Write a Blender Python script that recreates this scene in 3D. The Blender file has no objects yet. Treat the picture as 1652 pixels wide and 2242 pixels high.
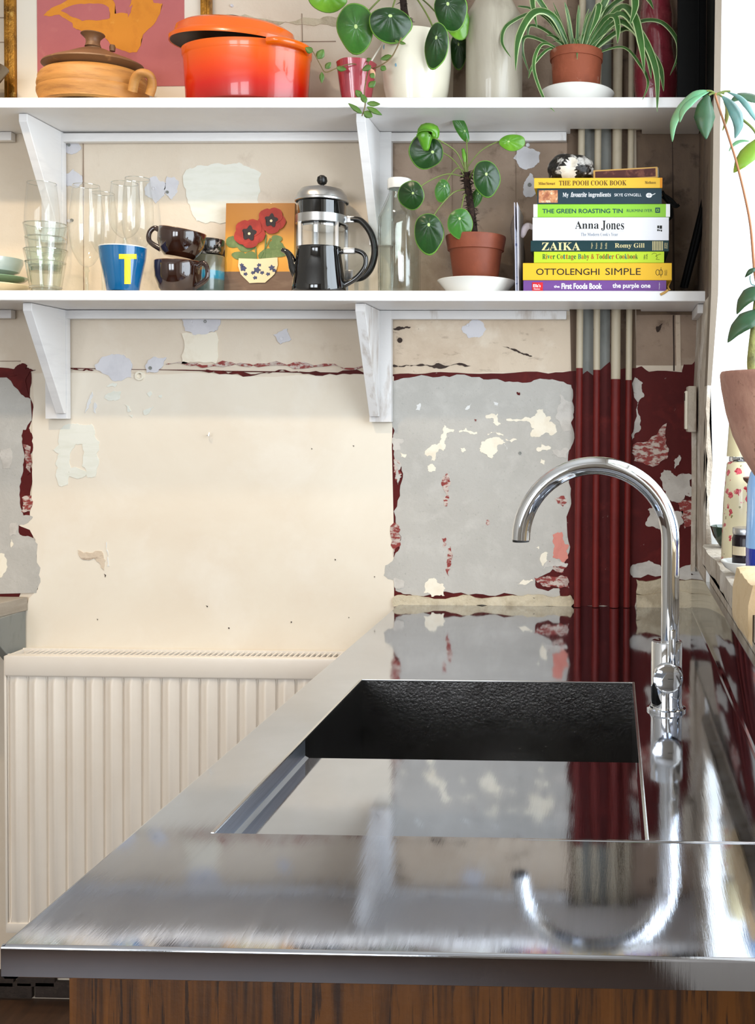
import bpy, bmesh, math, random
from mathutils import Vector, Matrix
from mathutils.geometry import delaunay_2d_cdt

C = bpy.context.scene.collection
sc = bpy.context.scene
PI = math.pi

# ------------------------------------------------------------------ camera
W, H, F = 1652.0, 2242.0, 2300.0
CAM = Vector((0.0, -2.30, 1.30))
YAW, PITCH, ROLL = 0.030, 0.020, 0.004
VPX, VPY = 1336.0, 925.0
fw = Vector((-math.sin(YAW) * math.cos(PITCH), math.cos(YAW) * math.cos(PITCH), -math.sin(PITCH)))
rt0 = Vector((math.cos(YAW), math.sin(YAW), 0))
up0 = rt0.cross(fw)
rt = rt0 * math.cos(ROLL) + up0 * math.sin(ROLL)
up = rt.cross(fw)
yd = Vector((0, 1, 0))
PX0 = VPX - F * yd.dot(rt) / yd.dot(fw)
PY0 = VPY + F * yd.dot(up) / yd.dot(fw)
cd = bpy.data.cameras.new('camera')
cd.sensor_fit = 'VERTICAL'; cd.sensor_height = 24.0; cd.sensor_width = 24.0
cd.lens = F / H * 24.0
cd.shift_x = (W / 2 - PX0) / H
cd.shift_y = (PY0 - H / 2) / H
cd.clip_start = 0.02
cam = bpy.data.objects.new('camera', cd); C.objects.link(cam)
cam.matrix_world = Matrix.Translation(CAM) @ Matrix((rt, up, -fw)).transposed().to_4x4()
sc.camera = cam


def ray(px, py):
    return fw + rt * ((px - PX0) / F) - up * ((py - PY0) / F)


def P(px, py, Y):                                   # point seen at (px, py) on the plane y = Y
    d = ray(px, py); t = (Y - CAM.y) / d.y
    return CAM + d * t


def PZ(px, py, Z):                                  # the same on the plane z = Z
    d = ray(px, py); t = (Z - CAM.z) / d.z
    return CAM + d * t


# ------------------------------------------------------------------ world, lights, exposure
world = bpy.data.worlds.new('world'); sc.world = world; world.use_nodes = True
bg = world.node_tree.nodes['Background']
bg.inputs[0].default_value = (0.80, 0.90, 1.0, 1); bg.inputs[1].default_value = 1.1
sc.view_settings.view_transform = 'Standard'; sc.view_settings.look = 'None'
sc.view_settings.exposure = 0.5; sc.view_settings.gamma = 1.0
sc.view_settings.use_curve_mapping = False
sc.cycles.transparent_max_bounces = 48


def area(name, loc, rot, sx, sy, power, col):
    l = bpy.data.lights.new(name, 'AREA'); l.shape = 'RECTANGLE'; l.size = sx; l.size_y = sy
    l.energy = power; l.color = col
    o = bpy.data.objects.new(name, l); C.objects.link(o); o.location = loc; o.rotation_euler = rot
    return o


def spot(name, loc, target, power, col, angle=1.9, rad=0.03, blend=0.6):
    l = bpy.data.lights.new(name, 'SPOT'); l.energy = power; l.color = col
    l.spot_size = angle; l.spot_blend = blend; l.shadow_soft_size = rad
    o = bpy.data.objects.new(name, l); C.objects.link(o); o.location = loc
    o.rotation_euler = (Vector(target) - Vector(loc)).to_track_quat('-Z', 'Y').to_euler()
    return o


area('window_daylight', (0.60, -1.16, 1.75), (0, PI / 2, 0), 1.3, 1.55, 26, (0.82, 0.92, 1.0))
area('rear_window_daylight', (-2.25, -4.85, 1.75), (PI / 2, 0, 0), 0.8, 1.3, 22, (0.90, 0.95, 1.0))
area('rear_window_daylight', (-1.15, -4.85, 1.75), (PI / 2, 0, 0), 0.8, 1.3, 22, (0.90, 0.95, 1.0))
spot('ceiling_spot_a', (-1.05, -1.05, 2.60), (-1.0, 0, 1.02), 27, (1.0, 0.80, 0.56), 1.35, .03, .8)
spot('ceiling_spot_b', (-1.30, -0.70, 2.60), (-1.1, 0, 0.85), 21, (1.0, 0.78, 0.52), 1.2, .03, .8)


# ------------------------------------------------------------------ materials
def lin(h):
    h = h.lstrip('#')
    v = [int(h[i:i + 2], 16) / 255 for i in (0, 2, 4)]
    return tuple(x / 12.92 if x <= 0.04045 else ((x + 0.055) / 1.055) ** 2.4 for x in v) + (1,)


def nt_new(name):
    m = bpy.data.materials.new(name); m.use_nodes = True
    return m, m.node_tree, m.node_tree.nodes['Principled BSDF']


def N(nt, t, **k):
    n = nt.nodes.new(t)
    for a, b in k.items():
        if a in n.inputs.keys(): n.inputs[a].default_value = b
        else: setattr(n, a, b)
    return n


def coords(nt, stretch=(1, 1, 1)):
    tc = N(nt, 'ShaderNodeTexCoord'); mp = N(nt, 'ShaderNodeMapping')
    mp.inputs['Scale'].default_value = stretch
    nt.links.new(tc.outputs['Object'], mp.inputs[0]); return mp.outputs[0]


def ramp(nt, src, a, b, ca=(0, 0, 0, 1), cb=(1, 1, 1, 1)):
    r = N(nt, 'ShaderNodeValToRGB'); e = r.color_ramp.elements
    e[0].position = a; e[1].position = b; e[0].color = ca; e[1].color = cb
    nt.links.new(src, r.inputs[0]); return r.outputs[0]


def noise(nt, co, scale, detail=4, rough=0.6, dist=0.0):
    n = N(nt, 'ShaderNodeTexNoise'); n.inputs['Scale'].default_value = scale
    n.inputs['Detail'].default_value = detail; n.inputs['Roughness'].default_value = rough
    n.inputs['Distortion'].default_value = dist
    nt.links.new(co, n.inputs['Vector']); return n.outputs['Fac']


def mix(nt, fac, a, b):
    m = N(nt, 'ShaderNodeMix', data_type='RGBA')
    for s, v in ((0, fac), (6, a), (7, b)):
        if hasattr(v, 'links'): nt.links.new(v, m.inputs[s])
        else: m.inputs[s].default_value = v
    return m.outputs[2]


def mat(name, col, rough=0.5, metal=0.0, layers=(), bump=None, coat=0.0, spec=0.5, stretch=(1, 1, 1), sss=0.0):
    """layers: (colour, noise scale, lo, hi, strength[, stretch])  bump: (scale, strength, distance)"""
    m, nt, b = nt_new(name)
    co = coords(nt, stretch); c = lin(col)
    for L in layers:
        cc = co if len(L) < 6 else coords(nt, L[5])
        f = ramp(nt, noise(nt, cc, L[1], 6, 0.62, 0.3), L[2], L[3])
        mu = N(nt, 'ShaderNodeMath', operation='MULTIPLY'); nt.links.new(f, mu.inputs[0]); mu.inputs[1].default_value = L[4]
        c = mix(nt, mu.outputs[0], c, lin(L[0]))
    if hasattr(c, 'links'): nt.links.new(c, b.inputs['Base Color'])
    else: b.inputs['Base Color'].default_value = c
    b.inputs['Roughness'].default_value = rough; b.inputs['Metallic'].default_value = metal
    b.inputs['Coat Weight'].default_value = coat; b.inputs['Coat Roughness'].default_value = 0.04
    b.inputs['Specular IOR Level'].default_value = spec
    if sss: b.inputs['Subsurface Weight'].default_value = sss; b.inputs['Subsurface Scale'].default_value = 0.01
    if bump:
        bn = N(nt, 'ShaderNodeBump'); bn.inputs['Strength'].default_value = bump[1]; bn.inputs['Distance'].default_value = bump[2]
        nt.links.new(noise(nt, co, bump[0], 5), bn.inputs['Height']); nt.links.new(bn.outputs[0], b.inputs['Normal'])
    return m


def glass_mat(name, tint=(0.97, 0.985, 0.98, 1), k=1.0):
    m = bpy.data.materials.new(name); m.use_nodes = True; nt = m.node_tree
    nt.nodes.clear()
    out = N(nt, 'ShaderNodeOutputMaterial'); tr = N(nt, 'ShaderNodeBsdfTransparent'); gl = N(nt, 'ShaderNodeBsdfGlossy')
    tr.inputs[0].default_value = tint; gl.inputs['Roughness'].default_value = 0.02
    lw = N(nt, 'ShaderNodeLayerWeight'); lw.inputs[0].default_value = 0.5
    pw = N(nt, 'ShaderNodeMath', operation='POWER'); pw.inputs[1].default_value = 4.0
    nt.links.new(lw.outputs['Facing'], pw.inputs[0])
    mu = N(nt, 'ShaderNodeMath', operation='MULTIPLY_ADD'); mu.use_clamp = True; mu.inputs[1].default_value = .42 * k; mu.inputs[2].default_value = .028 * k
    nt.links.new(pw.outputs[0], mu.inputs[0])
    mx = N(nt, 'ShaderNodeMixShader')
    nt.links.new(mu.outputs[0], mx.inputs[0]); nt.links.new(tr.outputs[0], mx.inputs[1]); nt.links.new(gl.outputs[0], mx.inputs[2])
    nt.links.new(mx.outputs[0], out.inputs[0]); return m


M = {}
M['wall'] = mat('wall_cream', '#ded0bd', 0.75, layers=[('#cdb9a2', 3.0, .45, .75, .6), ('#ab9580', 14, .62, .75, .35), ('#e9e0d2', 6, .55, .7, .5)], bump=(40, .25, .004))
M['wall_tan'] = mat('wall_tan_dirt_shade', '#a38d7a', 0.8, layers=[('#806b5a', 4, .4, .7, .7), ('#5c4839', 22, .56, .68, .6), ('#b8a593', 9, .56, .7, .5), ('#4c3b30', 70, .68, .74, .6)], bump=(50, .4, .004))  # dirty tan wall, its colour darkened for the shade under the shelves
M['wall_brown'] = mat('wall_brown_dirt_shade', '#75614f', 0.85, layers=[('#54443a', 5, .4, .7, .8, (2, 2, .6)), ('#3a2d25', 26, .54, .66, .7), ('#93806e', 11, .58, .7, .5)], bump=(50, .5, .004))  # dirty brown panel with the shade of the corner painted into it
M['wall_beige_dirty'] = mat('wall_beige_with_dirt', '#d6c4ae', 0.78, layers=[('#b79f86', 6, .45, .7, .7), ('#8a7260', 18, .6, .7, .6, (1, 1, 2.5)), ('#54463b', 60, .69, .73, .8), ('#e6dac8', 9, .56, .7, .6)], bump=(60, .4, .004))
M['board'] = mat('cream_board', '#e8decd', 0.62, layers=[('#ddcdb8', 2.2, .4, .7, .7), ('#efe8dc', 5, .5, .7, .5), ('#b7a48e', 90, .74, .78, .5)], bump=(12, .12, .004))
M['grey'] = mat('grey_plaster', '#b9b5ae', 0.85, layers=[('#a8a49d', 6, .4, .7, .6), ('#c9c5be', 20, .5, .7, .5), ('#8d8982', 160, .62, .7, .35)], bump=(140, .3, .002))
M['red'] = mat('old_dark_red_paint', '#561210', 0.6, spec=.2, layers=[('#3d0c0b', 5, .4, .7, .7), ('#76231d', 14, .55, .7, .5), ('#9c8a80', 46, .68, .72, .5)], bump=(30, .3, .004))
M['redscuff'] = mat('scuffed_red_paint', '#8a2f28', 0.6, layers=[('#c9bdb2', 60, .46, .56, .9, (1, 1, 2)), ('#5f1512', 12, .5, .7, .6)], bump=(60, .3, .003))
M['creamfleck'] = mat('cream_paint_remnant', '#eee5d2', 0.6, layers=[('#dccbb0', 20, .5, .7, .6)])
M['whitefill'] = mat('white_filler', '#e4e2de', 0.8, layers=[('#d3d3d6', 20, .45, .7, .6)])
M['bluefill'] = mat('bluish_filler', '#d6d4d8', 0.8, layers=[('#c5c3c8', 26, .45, .7, .6)])
M['greenfill'] = mat('pale_green_white_paint', '#e6e5da', 0.7, layers=[('#d5d4c2', 14, .45, .7, .5, (1, 1, 4))])
M['fleckwhite'] = mat('chipped_offwhite', '#c9c3bb', 0.7, layers=[('#a9a29a', 24, .45, .7, .7), ('#6a1d19', 50, .66, .7, .8)], bump=(50, .4, .004))
M['pink'] = mat('salmon_paint', '#d08375', 0.65, layers=[('#b9695c', 20, .5, .7, .6)])
M['mortar'] = mat('dirty_cream_plaster', '#c9bca2', 0.8, layers=[('#9c8c72', 20, .45, .65, .7), ('#4e4438', 40, .66, .72, .8), ('#ded4be', 12, .55, .7, .6)], bump=(50, .8, .006))
M['darkstain'] = mat('dark_stain', '#3b2d26', 0.9)
M['whitepaint'] = mat('white_gloss_wood', '#e9e7e6', 0.38, layers=[('#d3d0d0', 5, .5, .75, .5, (1, 1, 8)), ('#c8a878', 7, .70, .76, .5, (1, 1, 4))], bump=(30, .15, .003))
M['whiteworn'] = mat('worn_white_wood', '#dfdcda', 0.5, layers=[('#a9998a', 10, .55, .7, .7, (3, 3, .6)), ('#cdb46e', 6, .62, .72, .5)], bump=(40, .3, .003))
M['reveal'] = mat('white_reveal_paint', '#eef0f0', 0.7, layers=[('#d5dde6', 16, .55, .7, .5, (1, 1, .4)), ('#fbfbfa', 5, .5, .7, .6)], bump=(30, .3, .004))
M['peel'] = mat('peeling_white_paint', '#b9ad9d', 0.75, layers=[('#8d7a68', 14, .5, .65, .8, (2, 2, .5)), ('#4b372b', 30, .64, .7, .8, (1, 1, .4)), ('#e6e0d7', 8, .52, .66, .7)], bump=(40, .9, .008))
M['trimbeige'] = mat('beige_edge_paint', '#7d7061', 0.6, layers=[('#685b4c', 8, .5, .7, .6, (1, 1, .3))], bump=(20, .3, .004))
M['ceil'] = mat('ceiling_white', '#e6e2dc', 0.9)
M['roomwall'] = mat('room_wall_offwhite', '#cfc8be', 0.9, layers=[('#bdb4a8', 2, .4, .7, .5)])
M['floor'] = mat('floor_dark_board', '#4c3424', 0.5, layers=[('#2e1f16', 6, .4, .7, .7, (8, 1, 1))])
M['brick'] = mat('dark_brick', '#3a2f29', 0.9, layers=[('#221b17', 20, .4, .7, .8), ('#54463c', 50, .6, .7, .5)], bump=(60, .8, .005))
M['radiator'] = mat('radiator_cream_enamel', '#e9dfd2', 0.35, layers=[('#decfbd', 4, .45, .75, .5), ('#6f5847', 75, .76, .78, .7)])
M['pipe_cream'] = mat('pipe_cream_paint', '#bfb29a', 0.45, layers=[('#9c8e74', 12, .5, .7, .6), ('#4b3b2d', 60, .70, .74, .8)])
M['pipe_red'] = mat('pipe_red_paint', '#6a1a16', 0.5, spec=.3, layers=[('#4a110f', 12, .45, .7, .6), ('#8a2b24', 30, .58, .7, .5)], bump=(50, .3, .002))
M['greystrip'] = mat('grey_wall_strip', '#83847f', 0.7, layers=[('#5d5c57', 14, .5, .7, .7, (1, 1, .4))])
M['chrome'] = mat('chrome', '#dfe3e8', 0.045, 1.0)
M['chromedark'] = mat('rubber_dark', '#1c1b1a', 0.5)
M['thinedge'] = mat('bright_steel_edge', '#d8d8d6', 0.25, 1.0)


def steel_mat():
    m, nt, b = nt_new('brushed_steel')
    co = coords(nt, (1, 1, 1)); b.inputs['Metallic'].default_value = 1.0
    f = noise(nt, co, 3.0, 5, .6, .4)
    c = mix(nt, ramp(nt, f, .35, .7), lin('#b3b7c0'), lin('#caced8'))
    nt.links.new(c, b.inputs['Base Color'])
    f2 = noise(nt, coords(nt, (60, 3, 1)), 2.0, 6, .7)
    r = ramp(nt, f2, .3, .75, (0.03, .03, .03, 1), (0.09, .09, .09, 1))
    nt.links.new(r, b.inputs['Roughness'])
    bn = N(nt, 'ShaderNodeBump'); bn.inputs['Strength'].default_value = 0.10; bn.inputs['Distance'].default_value = 0.003
    f3 = noise(nt, coords(nt, (1.6, 0.5, 1)), 9.0, 1, .4)
    nt.links.new(f3, bn.inputs['Height'])
    bn2 = N(nt, 'ShaderNodeBump'); bn2.inputs['Strength'].default_value = 0.04; bn2.inputs['Distance'].default_value = 0.001
    nt.links.new(f2, bn2.inputs['Height']); nt.links.new(bn.outputs[0], bn2.inputs['Normal'])
    nt.links.new(bn2.outputs[0], b.inputs['Normal'])
    return m


M['steel'] = steel_mat()
M['basin'] = mat('basin_steel', '#8f8d8b', 0.2, 1.0, layers=[('#6a6663', 30, .5, .7, .7), ('#e8e6e2', 170, .69, .71, .9)], bump=(240, .5, .0012))
M['satin'] = mat('satin_steel', '#b4b9c2', 0.34, 1.0, layers=[('#8d929b', 5, .4, .7, .7, (1, 1, 30))], bump=(40, .25, .001))
M['oak'] = mat('brown_oak_veneer', '#73430f', 0.45, layers=[('#2c1608', 9, .42, .66, .9, (10, 10, .5)), ('#8f5a26', 7, .55, .75, .6, (14, 14, .4)), ('#1d0d05', 26, .56, .62, .8, (8, 8, .35))], bump=(60, .2, .002))
M['glass'] = glass_mat('clear_glass', (.992, .995, .992, 1), 1.0)
M['glass_thick'] = glass_mat('thick_glass', (.955, .98, .962, 1), 2.6)
M['glassrim'] = glass_mat('glass_edge', (.90, .93, .91, 1), 7)
M['blueglass'] = glass_mat('light_blue_plastic', (.45, .72, .96, 1), 1.5)


def wood_or(name, a, bcol, rough=.5, st=(1, 1, 6)): return mat(name, a, rough, layers=[(bcol, 8, .4, .7, .7, st)], bump=(60, .2, .002))


# ------------------------------------------------------------------ geometry helpers
def finish(o, parent, label=None, cat=None, group=None, kind=None):
    if parent is not None: o.parent = parent
    if label: o['label'] = label
    if cat: o['category'] = cat
    if group: o['group'] = group
    if kind: o['kind'] = kind
    return o


def link(name, me, mats, parent=None, smooth=False, auto=None, **k):
    if not isinstance(mats, (list, tuple)): mats = [mats]
    for mm in mats: me.materials.append(M[mm] if isinstance(mm, str) else mm)
    if smooth: me.shade_smooth()
    o = bpy.data.objects.new(name, me); C.objects.link(o)
    if auto is not None:
        me.shade_smooth(); me.set_sharp_from_angle(angle=auto)
    return finish(o, parent, **k)


def bm_mesh(name, bm):
    me = bpy.data.meshes.new(name); bmesh.ops.recalc_face_normals(bm, faces=bm.faces); bm.to_mesh(me); bm.free(); return me


def thing(name, label, cat, loc=(0, 0, 0), rz=0.0, group=None):
    o = bpy.data.objects.new(name, None); C.objects.link(o); o.location = loc; o.rotation_euler = (0, 0, rz)
    o.empty_display_size = .02
    return finish(o, None, label, cat, group)


def add_box(bm, x0, x1, y0, y1, z0, z1, bevel=0.0):
    r = bmesh.ops.create_cube(bm, size=1)
    vs = r['verts']
    bmesh.ops.scale(bm, vec=(x1 - x0, y1 - y0, z1 - z0), verts=vs)
    bmesh.ops.translate(bm, vec=((x0 + x1) / 2, (y0 + y1) / 2, (z0 + z1) / 2), verts=vs)
    if bevel:
        es = list({e for v in vs for e in v.link_edges})
        bmesh.ops.bevel(bm, geom=es, offset=bevel, segments=2, profile=.6, affect='EDGES')


def box(name, x0, x1, y0, y1, z0, z1, m, parent=None, bevel=0.0, **k):
    bm = bmesh.new(); add_box(bm, min(x0, x1), max(x0, x1), min(y0, y1), max(y0, y1), min(z0, z1), max(z0, z1), bevel)
    return link(name, bm_mesh(name, bm), m, parent, auto=.6 if bevel else None, **k)


def prism(name, poly, axis, a0, a1, m, parent=None, bevel=0.0, **k):
    """poly: 2D points; axis 'y': (x,z) extruded along y; axis 'x': (y,z) along x; 'z': (x,y) along z"""
    bm = bmesh.new()
    def mk(p, a): return {'y': (p[0], a, p[1]), 'x': (a, p[0], p[1]), 'z': (p[0], p[1], a)}[axis]
    A = [bm.verts.new(mk(p, a0)) for p in poly]; B = [bm.verts.new(mk(p, a1)) for p in poly]
    bm.faces.new(A); bm.faces.new(B[::-1])
    n = len(poly)
    for i in range(n): bm.faces.new((A[i], B[i], B[(i + 1) % n], A[(i + 1) % n]))
    if bevel: bmesh.ops.bevel(bm, geom=bm.edges[:], offset=bevel, segments=1, affect='EDGES')
    bmesh.ops.triangulate(bm, faces=[f for f in bm.faces if len(f.verts) > 4], ngon_method='EAR_CLIP')
    return link(name, bm_mesh(name, bm), m, parent, **k)


def lathe(name, prof, m, parent=None, segs=48, sx=1.0, sy=1.0, smooth=True, loc=(0, 0, 0), fn=None, auto=.7, matfn=None, **k):
    bm = bmesh.new(); rings = []
    for r, z in prof:
        if r < 1e-5: rings.append([bm.verts.new((0, 0, z))])
        else:
            ring = []
            for i in range(segs):
                a = 2 * PI * i / segs; rr = r * (fn(a, z) if fn else 1)
                ring.append(bm.verts.new((rr * sx * math.cos(a), rr * sy * math.sin(a), z)))
            rings.append(ring)
    for j, (a, b) in enumerate(zip(rings, rings[1:])):
        for i in range(segs):
            i2 = (i + 1) % segs
            if len(a) == 1 and len(b) == 1: continue
            if len(a) == 1: f = bm.faces.new((a[0], b[i], b[i2]))
            elif len(b) == 1: f = bm.faces.new((a[i], a[i2], b[0]))
            else: f = bm.faces.new((a[i], a[i2], b[i2], b[i]))
            if matfn: f.material_index = matfn(j, i)
    me = bm_mesh(name, bm)
    o = link(name, me, m, parent, auto=auto if smooth else None, **k); o.location = loc
    return o


def smooth_path(pts, n=8):
    out = []
    P_ = [Vector(p) for p in pts]
    if len(P_) < 3: return P_
    for i in range(len(P_) - 1):
        p0 = P_[max(i - 1, 0)]; p1 = P_[i]; p2 = P_[i + 1]; p3 = P_[min(i + 2, len(P_) - 1)]
        for k in range(n):
            t = k / n
            out.append(0.5 * ((2 * p1) + (p2 - p0) * t + (2 * p0 - 5 * p1 + 4 * p2 - p3) * t * t + (3 * p1 - p0 - 3 * p2 + p3) * t ** 3))
    out.append(P_[-1]); return out


def tube_bm(bm, pts, rad, segs=12, sq=1.0):
    """rad: number or list; sq flattens the second axis"""
    n = len(pts); pts = [Vector(p) for p in pts]
    t = (pts[1] - pts[0]).normalized()
    ref = Vector((0, 0, 1)) if abs(t.z) < .9 else Vector((0, 1, 0))
    u = t.cross(ref).normalized(); rings = []
    for i, p in enumerate(pts):
        tt = (pts[min(i + 1, n - 1)] - pts[max(i - 1, 0)]).normalized()
        u = (u - tt * u.dot(tt)).normalized(); v = tt.cross(u)
        r = rad[i] if isinstance(rad, (list, tuple)) else rad
        rings.append([bm.verts.new(p + (u * math.cos(2 * PI * k / segs) + v * math.sin(2 * PI * k / segs) * sq) * r) for k in range(segs)])
    for a, b in zip(rings, rings[1:]):
        for k in range(segs): bm.faces.new((a[k], a[(k + 1) % segs], b[(k + 1) % segs], b[k]))
    bm.faces.new(rings[0][::-1]); bm.faces.new(rings[-1])


def tube(name, pts, rad, m, parent=None, segs=12, sm=0, sq=1.0, **k):
    if sm:
        q = smooth_path(pts, sm)
        if isinstance(rad, (list, tuple)):
            rr = []
            for i in range(len(q)):
                t = i / (len(q) - 1) * (len(rad) - 1); a = min(int(t), len(rad) - 2); rr.append(rad[a] + (rad[a + 1] - rad[a]) * (t - a))
            rad = rr
        pts = q
    bm = bmesh.new(); tube_bm(bm, pts, rad, segs, sq)
    return link(name, bm_mesh(name, bm), m, parent, auto=.8, **k)


def rag(poly, lv=3, amp=.22, seed=0, maxd=None):
    rnd = random.Random(seed); pts = [Vector((p[0], p[1])) for p in poly]
    for l in range(lv):
        out = []
        for i in range(len(pts)):
            a = pts[i]; b = pts[(i + 1) % len(pts)]; d = b - a; ln = d.length
            out.append(a)
            if ln > 2.0:
                o = rnd.uniform(-1, 1) * min(ln * amp, 9.0)
                out.append((a + b) / 2 + Vector((-d.y, d.x)).normalized() * o)
        pts = out
    return pts


def patch(m, polypx, layer, parent, lv=3, amp=.16, seed=0, name='paint_patch', **k):
    """thin ragged coat of paint or filler on the back wall; outline in photo pixels, mapped to the wall"""
    pts = rag(polypx, lv, amp, seed)
    y1 = -0.0003 - layer * 0.0005
    return slab(name, pts, y1, m, parent, **k)


def slab(name, pts, y1, m, parent, **k):
    poly = [Vector((q.x, q.z)) for q in (P(p[0], p[1], 0) for p in pts)]
    n = len(poly)
    vs, es, fs, _, _, _ = delaunay_2d_cdt(poly, [(i, (i + 1) % n) for i in range(n)], [list(range(n))], 1, 1e-6)
    bm = bmesh.new(); A = [bm.verts.new((v.x, y1, v.y)) for v in vs]
    for f in fs:
        try: bm.faces.new([A[i] for i in f])
        except ValueError: pass
    bmesh.ops.recalc_face_normals(bm, faces=bm.faces)
    for f in bm.faces:
        if f.normal.y > 0: f.normal_flip()
    B = [bm.verts.new((v.x, -0.00003, v.y)) for v in vs]
    for e in [e for e in bm.edges if len(e.link_faces) == 1]:
        i, j = (e.verts[0], e.verts[1]); l = e.link_loops[0]
        if l.vert is not i: i, j = j, i
        ii = A.index(i); jj = A.index(j); bm.faces.new((A[jj], A[ii], B[ii], B[jj]))
    bmesh.ops.delete(bm, geom=[v for v in bm.verts if not v.link_faces], context='VERTS')
    me = bpy.data.meshes.new(name); bm.to_mesh(me); bm.free()
    return link(name, me, m, parent, **k)


def blob(cx, cy, rx, ry, n=12, seed=0, j=.25):
    rnd = random.Random(seed)
    return [(cx + rx * (1 + rnd.uniform(-j, j)) * math.cos(2 * PI * i / n), cy + ry * (1 + rnd.uniform(-j, j)) * math.sin(2 * PI * i / n)) for i in range(n)]


SERIF_CAP, SERIF_LOW = 0x1D400, 0x1D41A


def serif(s):
    o = ''
    for ch in s:
        if 'A' <= ch <= 'Z': o += chr(SERIF_CAP + ord(ch) - 65)
        elif 'a' <= ch <= 'z': o += chr(SERIF_LOW + ord(ch) - 97)
        else: o += ch
    return o


def text_mesh(s, ext=0.0002, bold=0.0, shear=0.0):
    cu = bpy.data.curves.new('txt', 'FONT'); cu.body = s; cu.extrude = ext; cu.offset = bold; cu.shear = shear
    cu.size = 1.0; cu.resolution_u = 3
    t = bpy.data.objects.new('txt', cu); C.objects.link(t)
    dg = bpy.context.evaluated_depsgraph_get(); dg.update()
    me = bpy.data.meshes.new_from_object(t.evaluated_get(dg))
    bpy.data.objects.remove(t); return me


def text(name, s, x0, x1, z0, z1, y, m, parent, bold=0.0, shear=0.0, rot=0, th=0.0003, **k):
    """lettering standing on a surface that faces -y: fits the box x0..x1, z0..z1"""
    me = text_mesh(s, 0.01, bold, shear)
    vs = [v.co.copy() for v in me.vertices]
    if rot:  # quarter turn
        for v in vs: v.x, v.y = -v.y, v.x
    ax = min(v.x for v in vs); bx = max(v.x for v in vs); ay = min(v.y for v in vs); by = max(v.y for v in vs)
    for v, q in zip(me.vertices, vs):
        v.co = (x0 + (q.x - ax) / (bx - ax) * (x1 - x0), y - (th if q.z > 0 else 0), z0 + (q.y - ay) / (by - ay) * (z1 - z0))
    me.name = name
    return link(name, me, m, parent, **k)

# ------------------------------------------------------------------ room shell
ZC = 0.897                                           # counter top
XJ = 0.197                                           # face of the right-hand wall at shelf height
YJ = -0.33                                           # where the window reveal starts
ZS = 1.073                                           # window sill

wall = box('wall_back', -3.2, 0.9, 0.0, 0.12, -0.02, 2.75, 'wall', kind='structure')
box('floor', -3.2, 1.0, -5.1, 0.12, -0.1, 0.0, 'floor', kind='structure')
box('ceiling', -3.2, 1.0, -5.1, 0.12, 2.75, 2.85, 'ceil', kind='structure')
box('wall_left', -3.3, -3.2, -5.1, 0.12, 0, 2.75, 'roomwall', kind='structure')

bm = bmesh.new()                                     # rear wall with a window opening
for a in ((-3.2, -2.7, 0, 2.75), (-0.7, 1.0, 0, 2.75), (-2.7, -0.7, 0, 1.0), (-2.7, -0.7, 2.45, 2.75), (-1.8, -1.6, 1.0, 2.45)):
    add_box(bm, a[0], a[1], -5.1, -5.0, a[2], a[3])
link('wall_front', bm_mesh('wall_front', bm), 'roomwall', None, kind='structure')

bm = bmesh.new()                                     # window wall on the right, opening from YJ to -2.0
# pier beside the chimney corner: its face leans in a little towards the sill
v = []
PIER = [(P(1546, 1200, YJ).x, 0), (P(1546, 1100, YJ).x, 1.10), (P(1548, 810, YJ).x, 1.37), (P(1557, 640, YJ).x, P(0, 640, YJ).z), (P(1567, 60, YJ).x + .003, 2.75)]
for (x, z) in PIER:
    for y in (0.0, YJ): v.append((x, y, z))
rowv = [bm.verts.new(p) for p in v]
outr = [bm.verts.new((0.75, y, z)) for (x, z) in PIER for y in (0.0, YJ)]
for i in range(4):
    bm.faces.new((rowv[2 * i], rowv[2 * i + 1], rowv[2 * i + 3], rowv[2 * i + 2]))
    bm.faces.new((rowv[2 * i + 1], outr[2 * i + 1], outr[2 * i + 3], rowv[2 * i + 3]))
    bm.faces.new((rowv[2 * i], rowv[2 * i + 2], outr[2 * i + 2], outr[2 * i]))
    bm.faces.new((outr[2 * i], outr[2 * i + 2], outr[2 * i + 3], outr[2 * i + 1]))
bm.faces.new((rowv[0], outr[0], outr[1], rowv[1])); bm.faces.new((rowv[8], rowv[9], outr[9], outr[8]))
me = bm_mesh('wall_right', bm)
wr = link('wall_right', me, ['trimbeige', 'reveal', 'peel', 'wall_tan', 'wall_brown'], None, kind='structure')
for p in me.polygons:
    c = p.center; n_ = p.normal
    if abs(n_.y) > .9 and c.y < -.2: p.material_index = 1
    elif n_.x < -.5: p.material_index = 4 if c.z > 1.5 else 2  # upper pier face takes the brown that has corner shade painted in
box('wall_right', 0.187, 0.75, -2.0, YJ, 0.0, ZS - 0.03, 'peel', kind='structure')
box('wall_right', 0.187, 0.75, -5.1, -2.0, 0.0, 2.75, 'roomwall', kind='structure')
box('wall_right', 0.187, 0.75, -2.0, YJ, 2.45, 2.75, 'roomwall', kind='structure')
# sill with a broken, chipped front edge
rnd = random.Random(4)
sp = []
n = 44
for i in range(n + 1):
    y = YJ + (-2.0 - YJ) * i / n
    sp.append((0.172 + rnd.uniform(-.003, .003) + (0.006 if i < 1 else 0), y))
sill = prism('trim_1', sp + [(0.75, -2.0), (0.75, YJ)], 'z', ZS - 0.032, ZS, 'peel', None, kind='structure')
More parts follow.
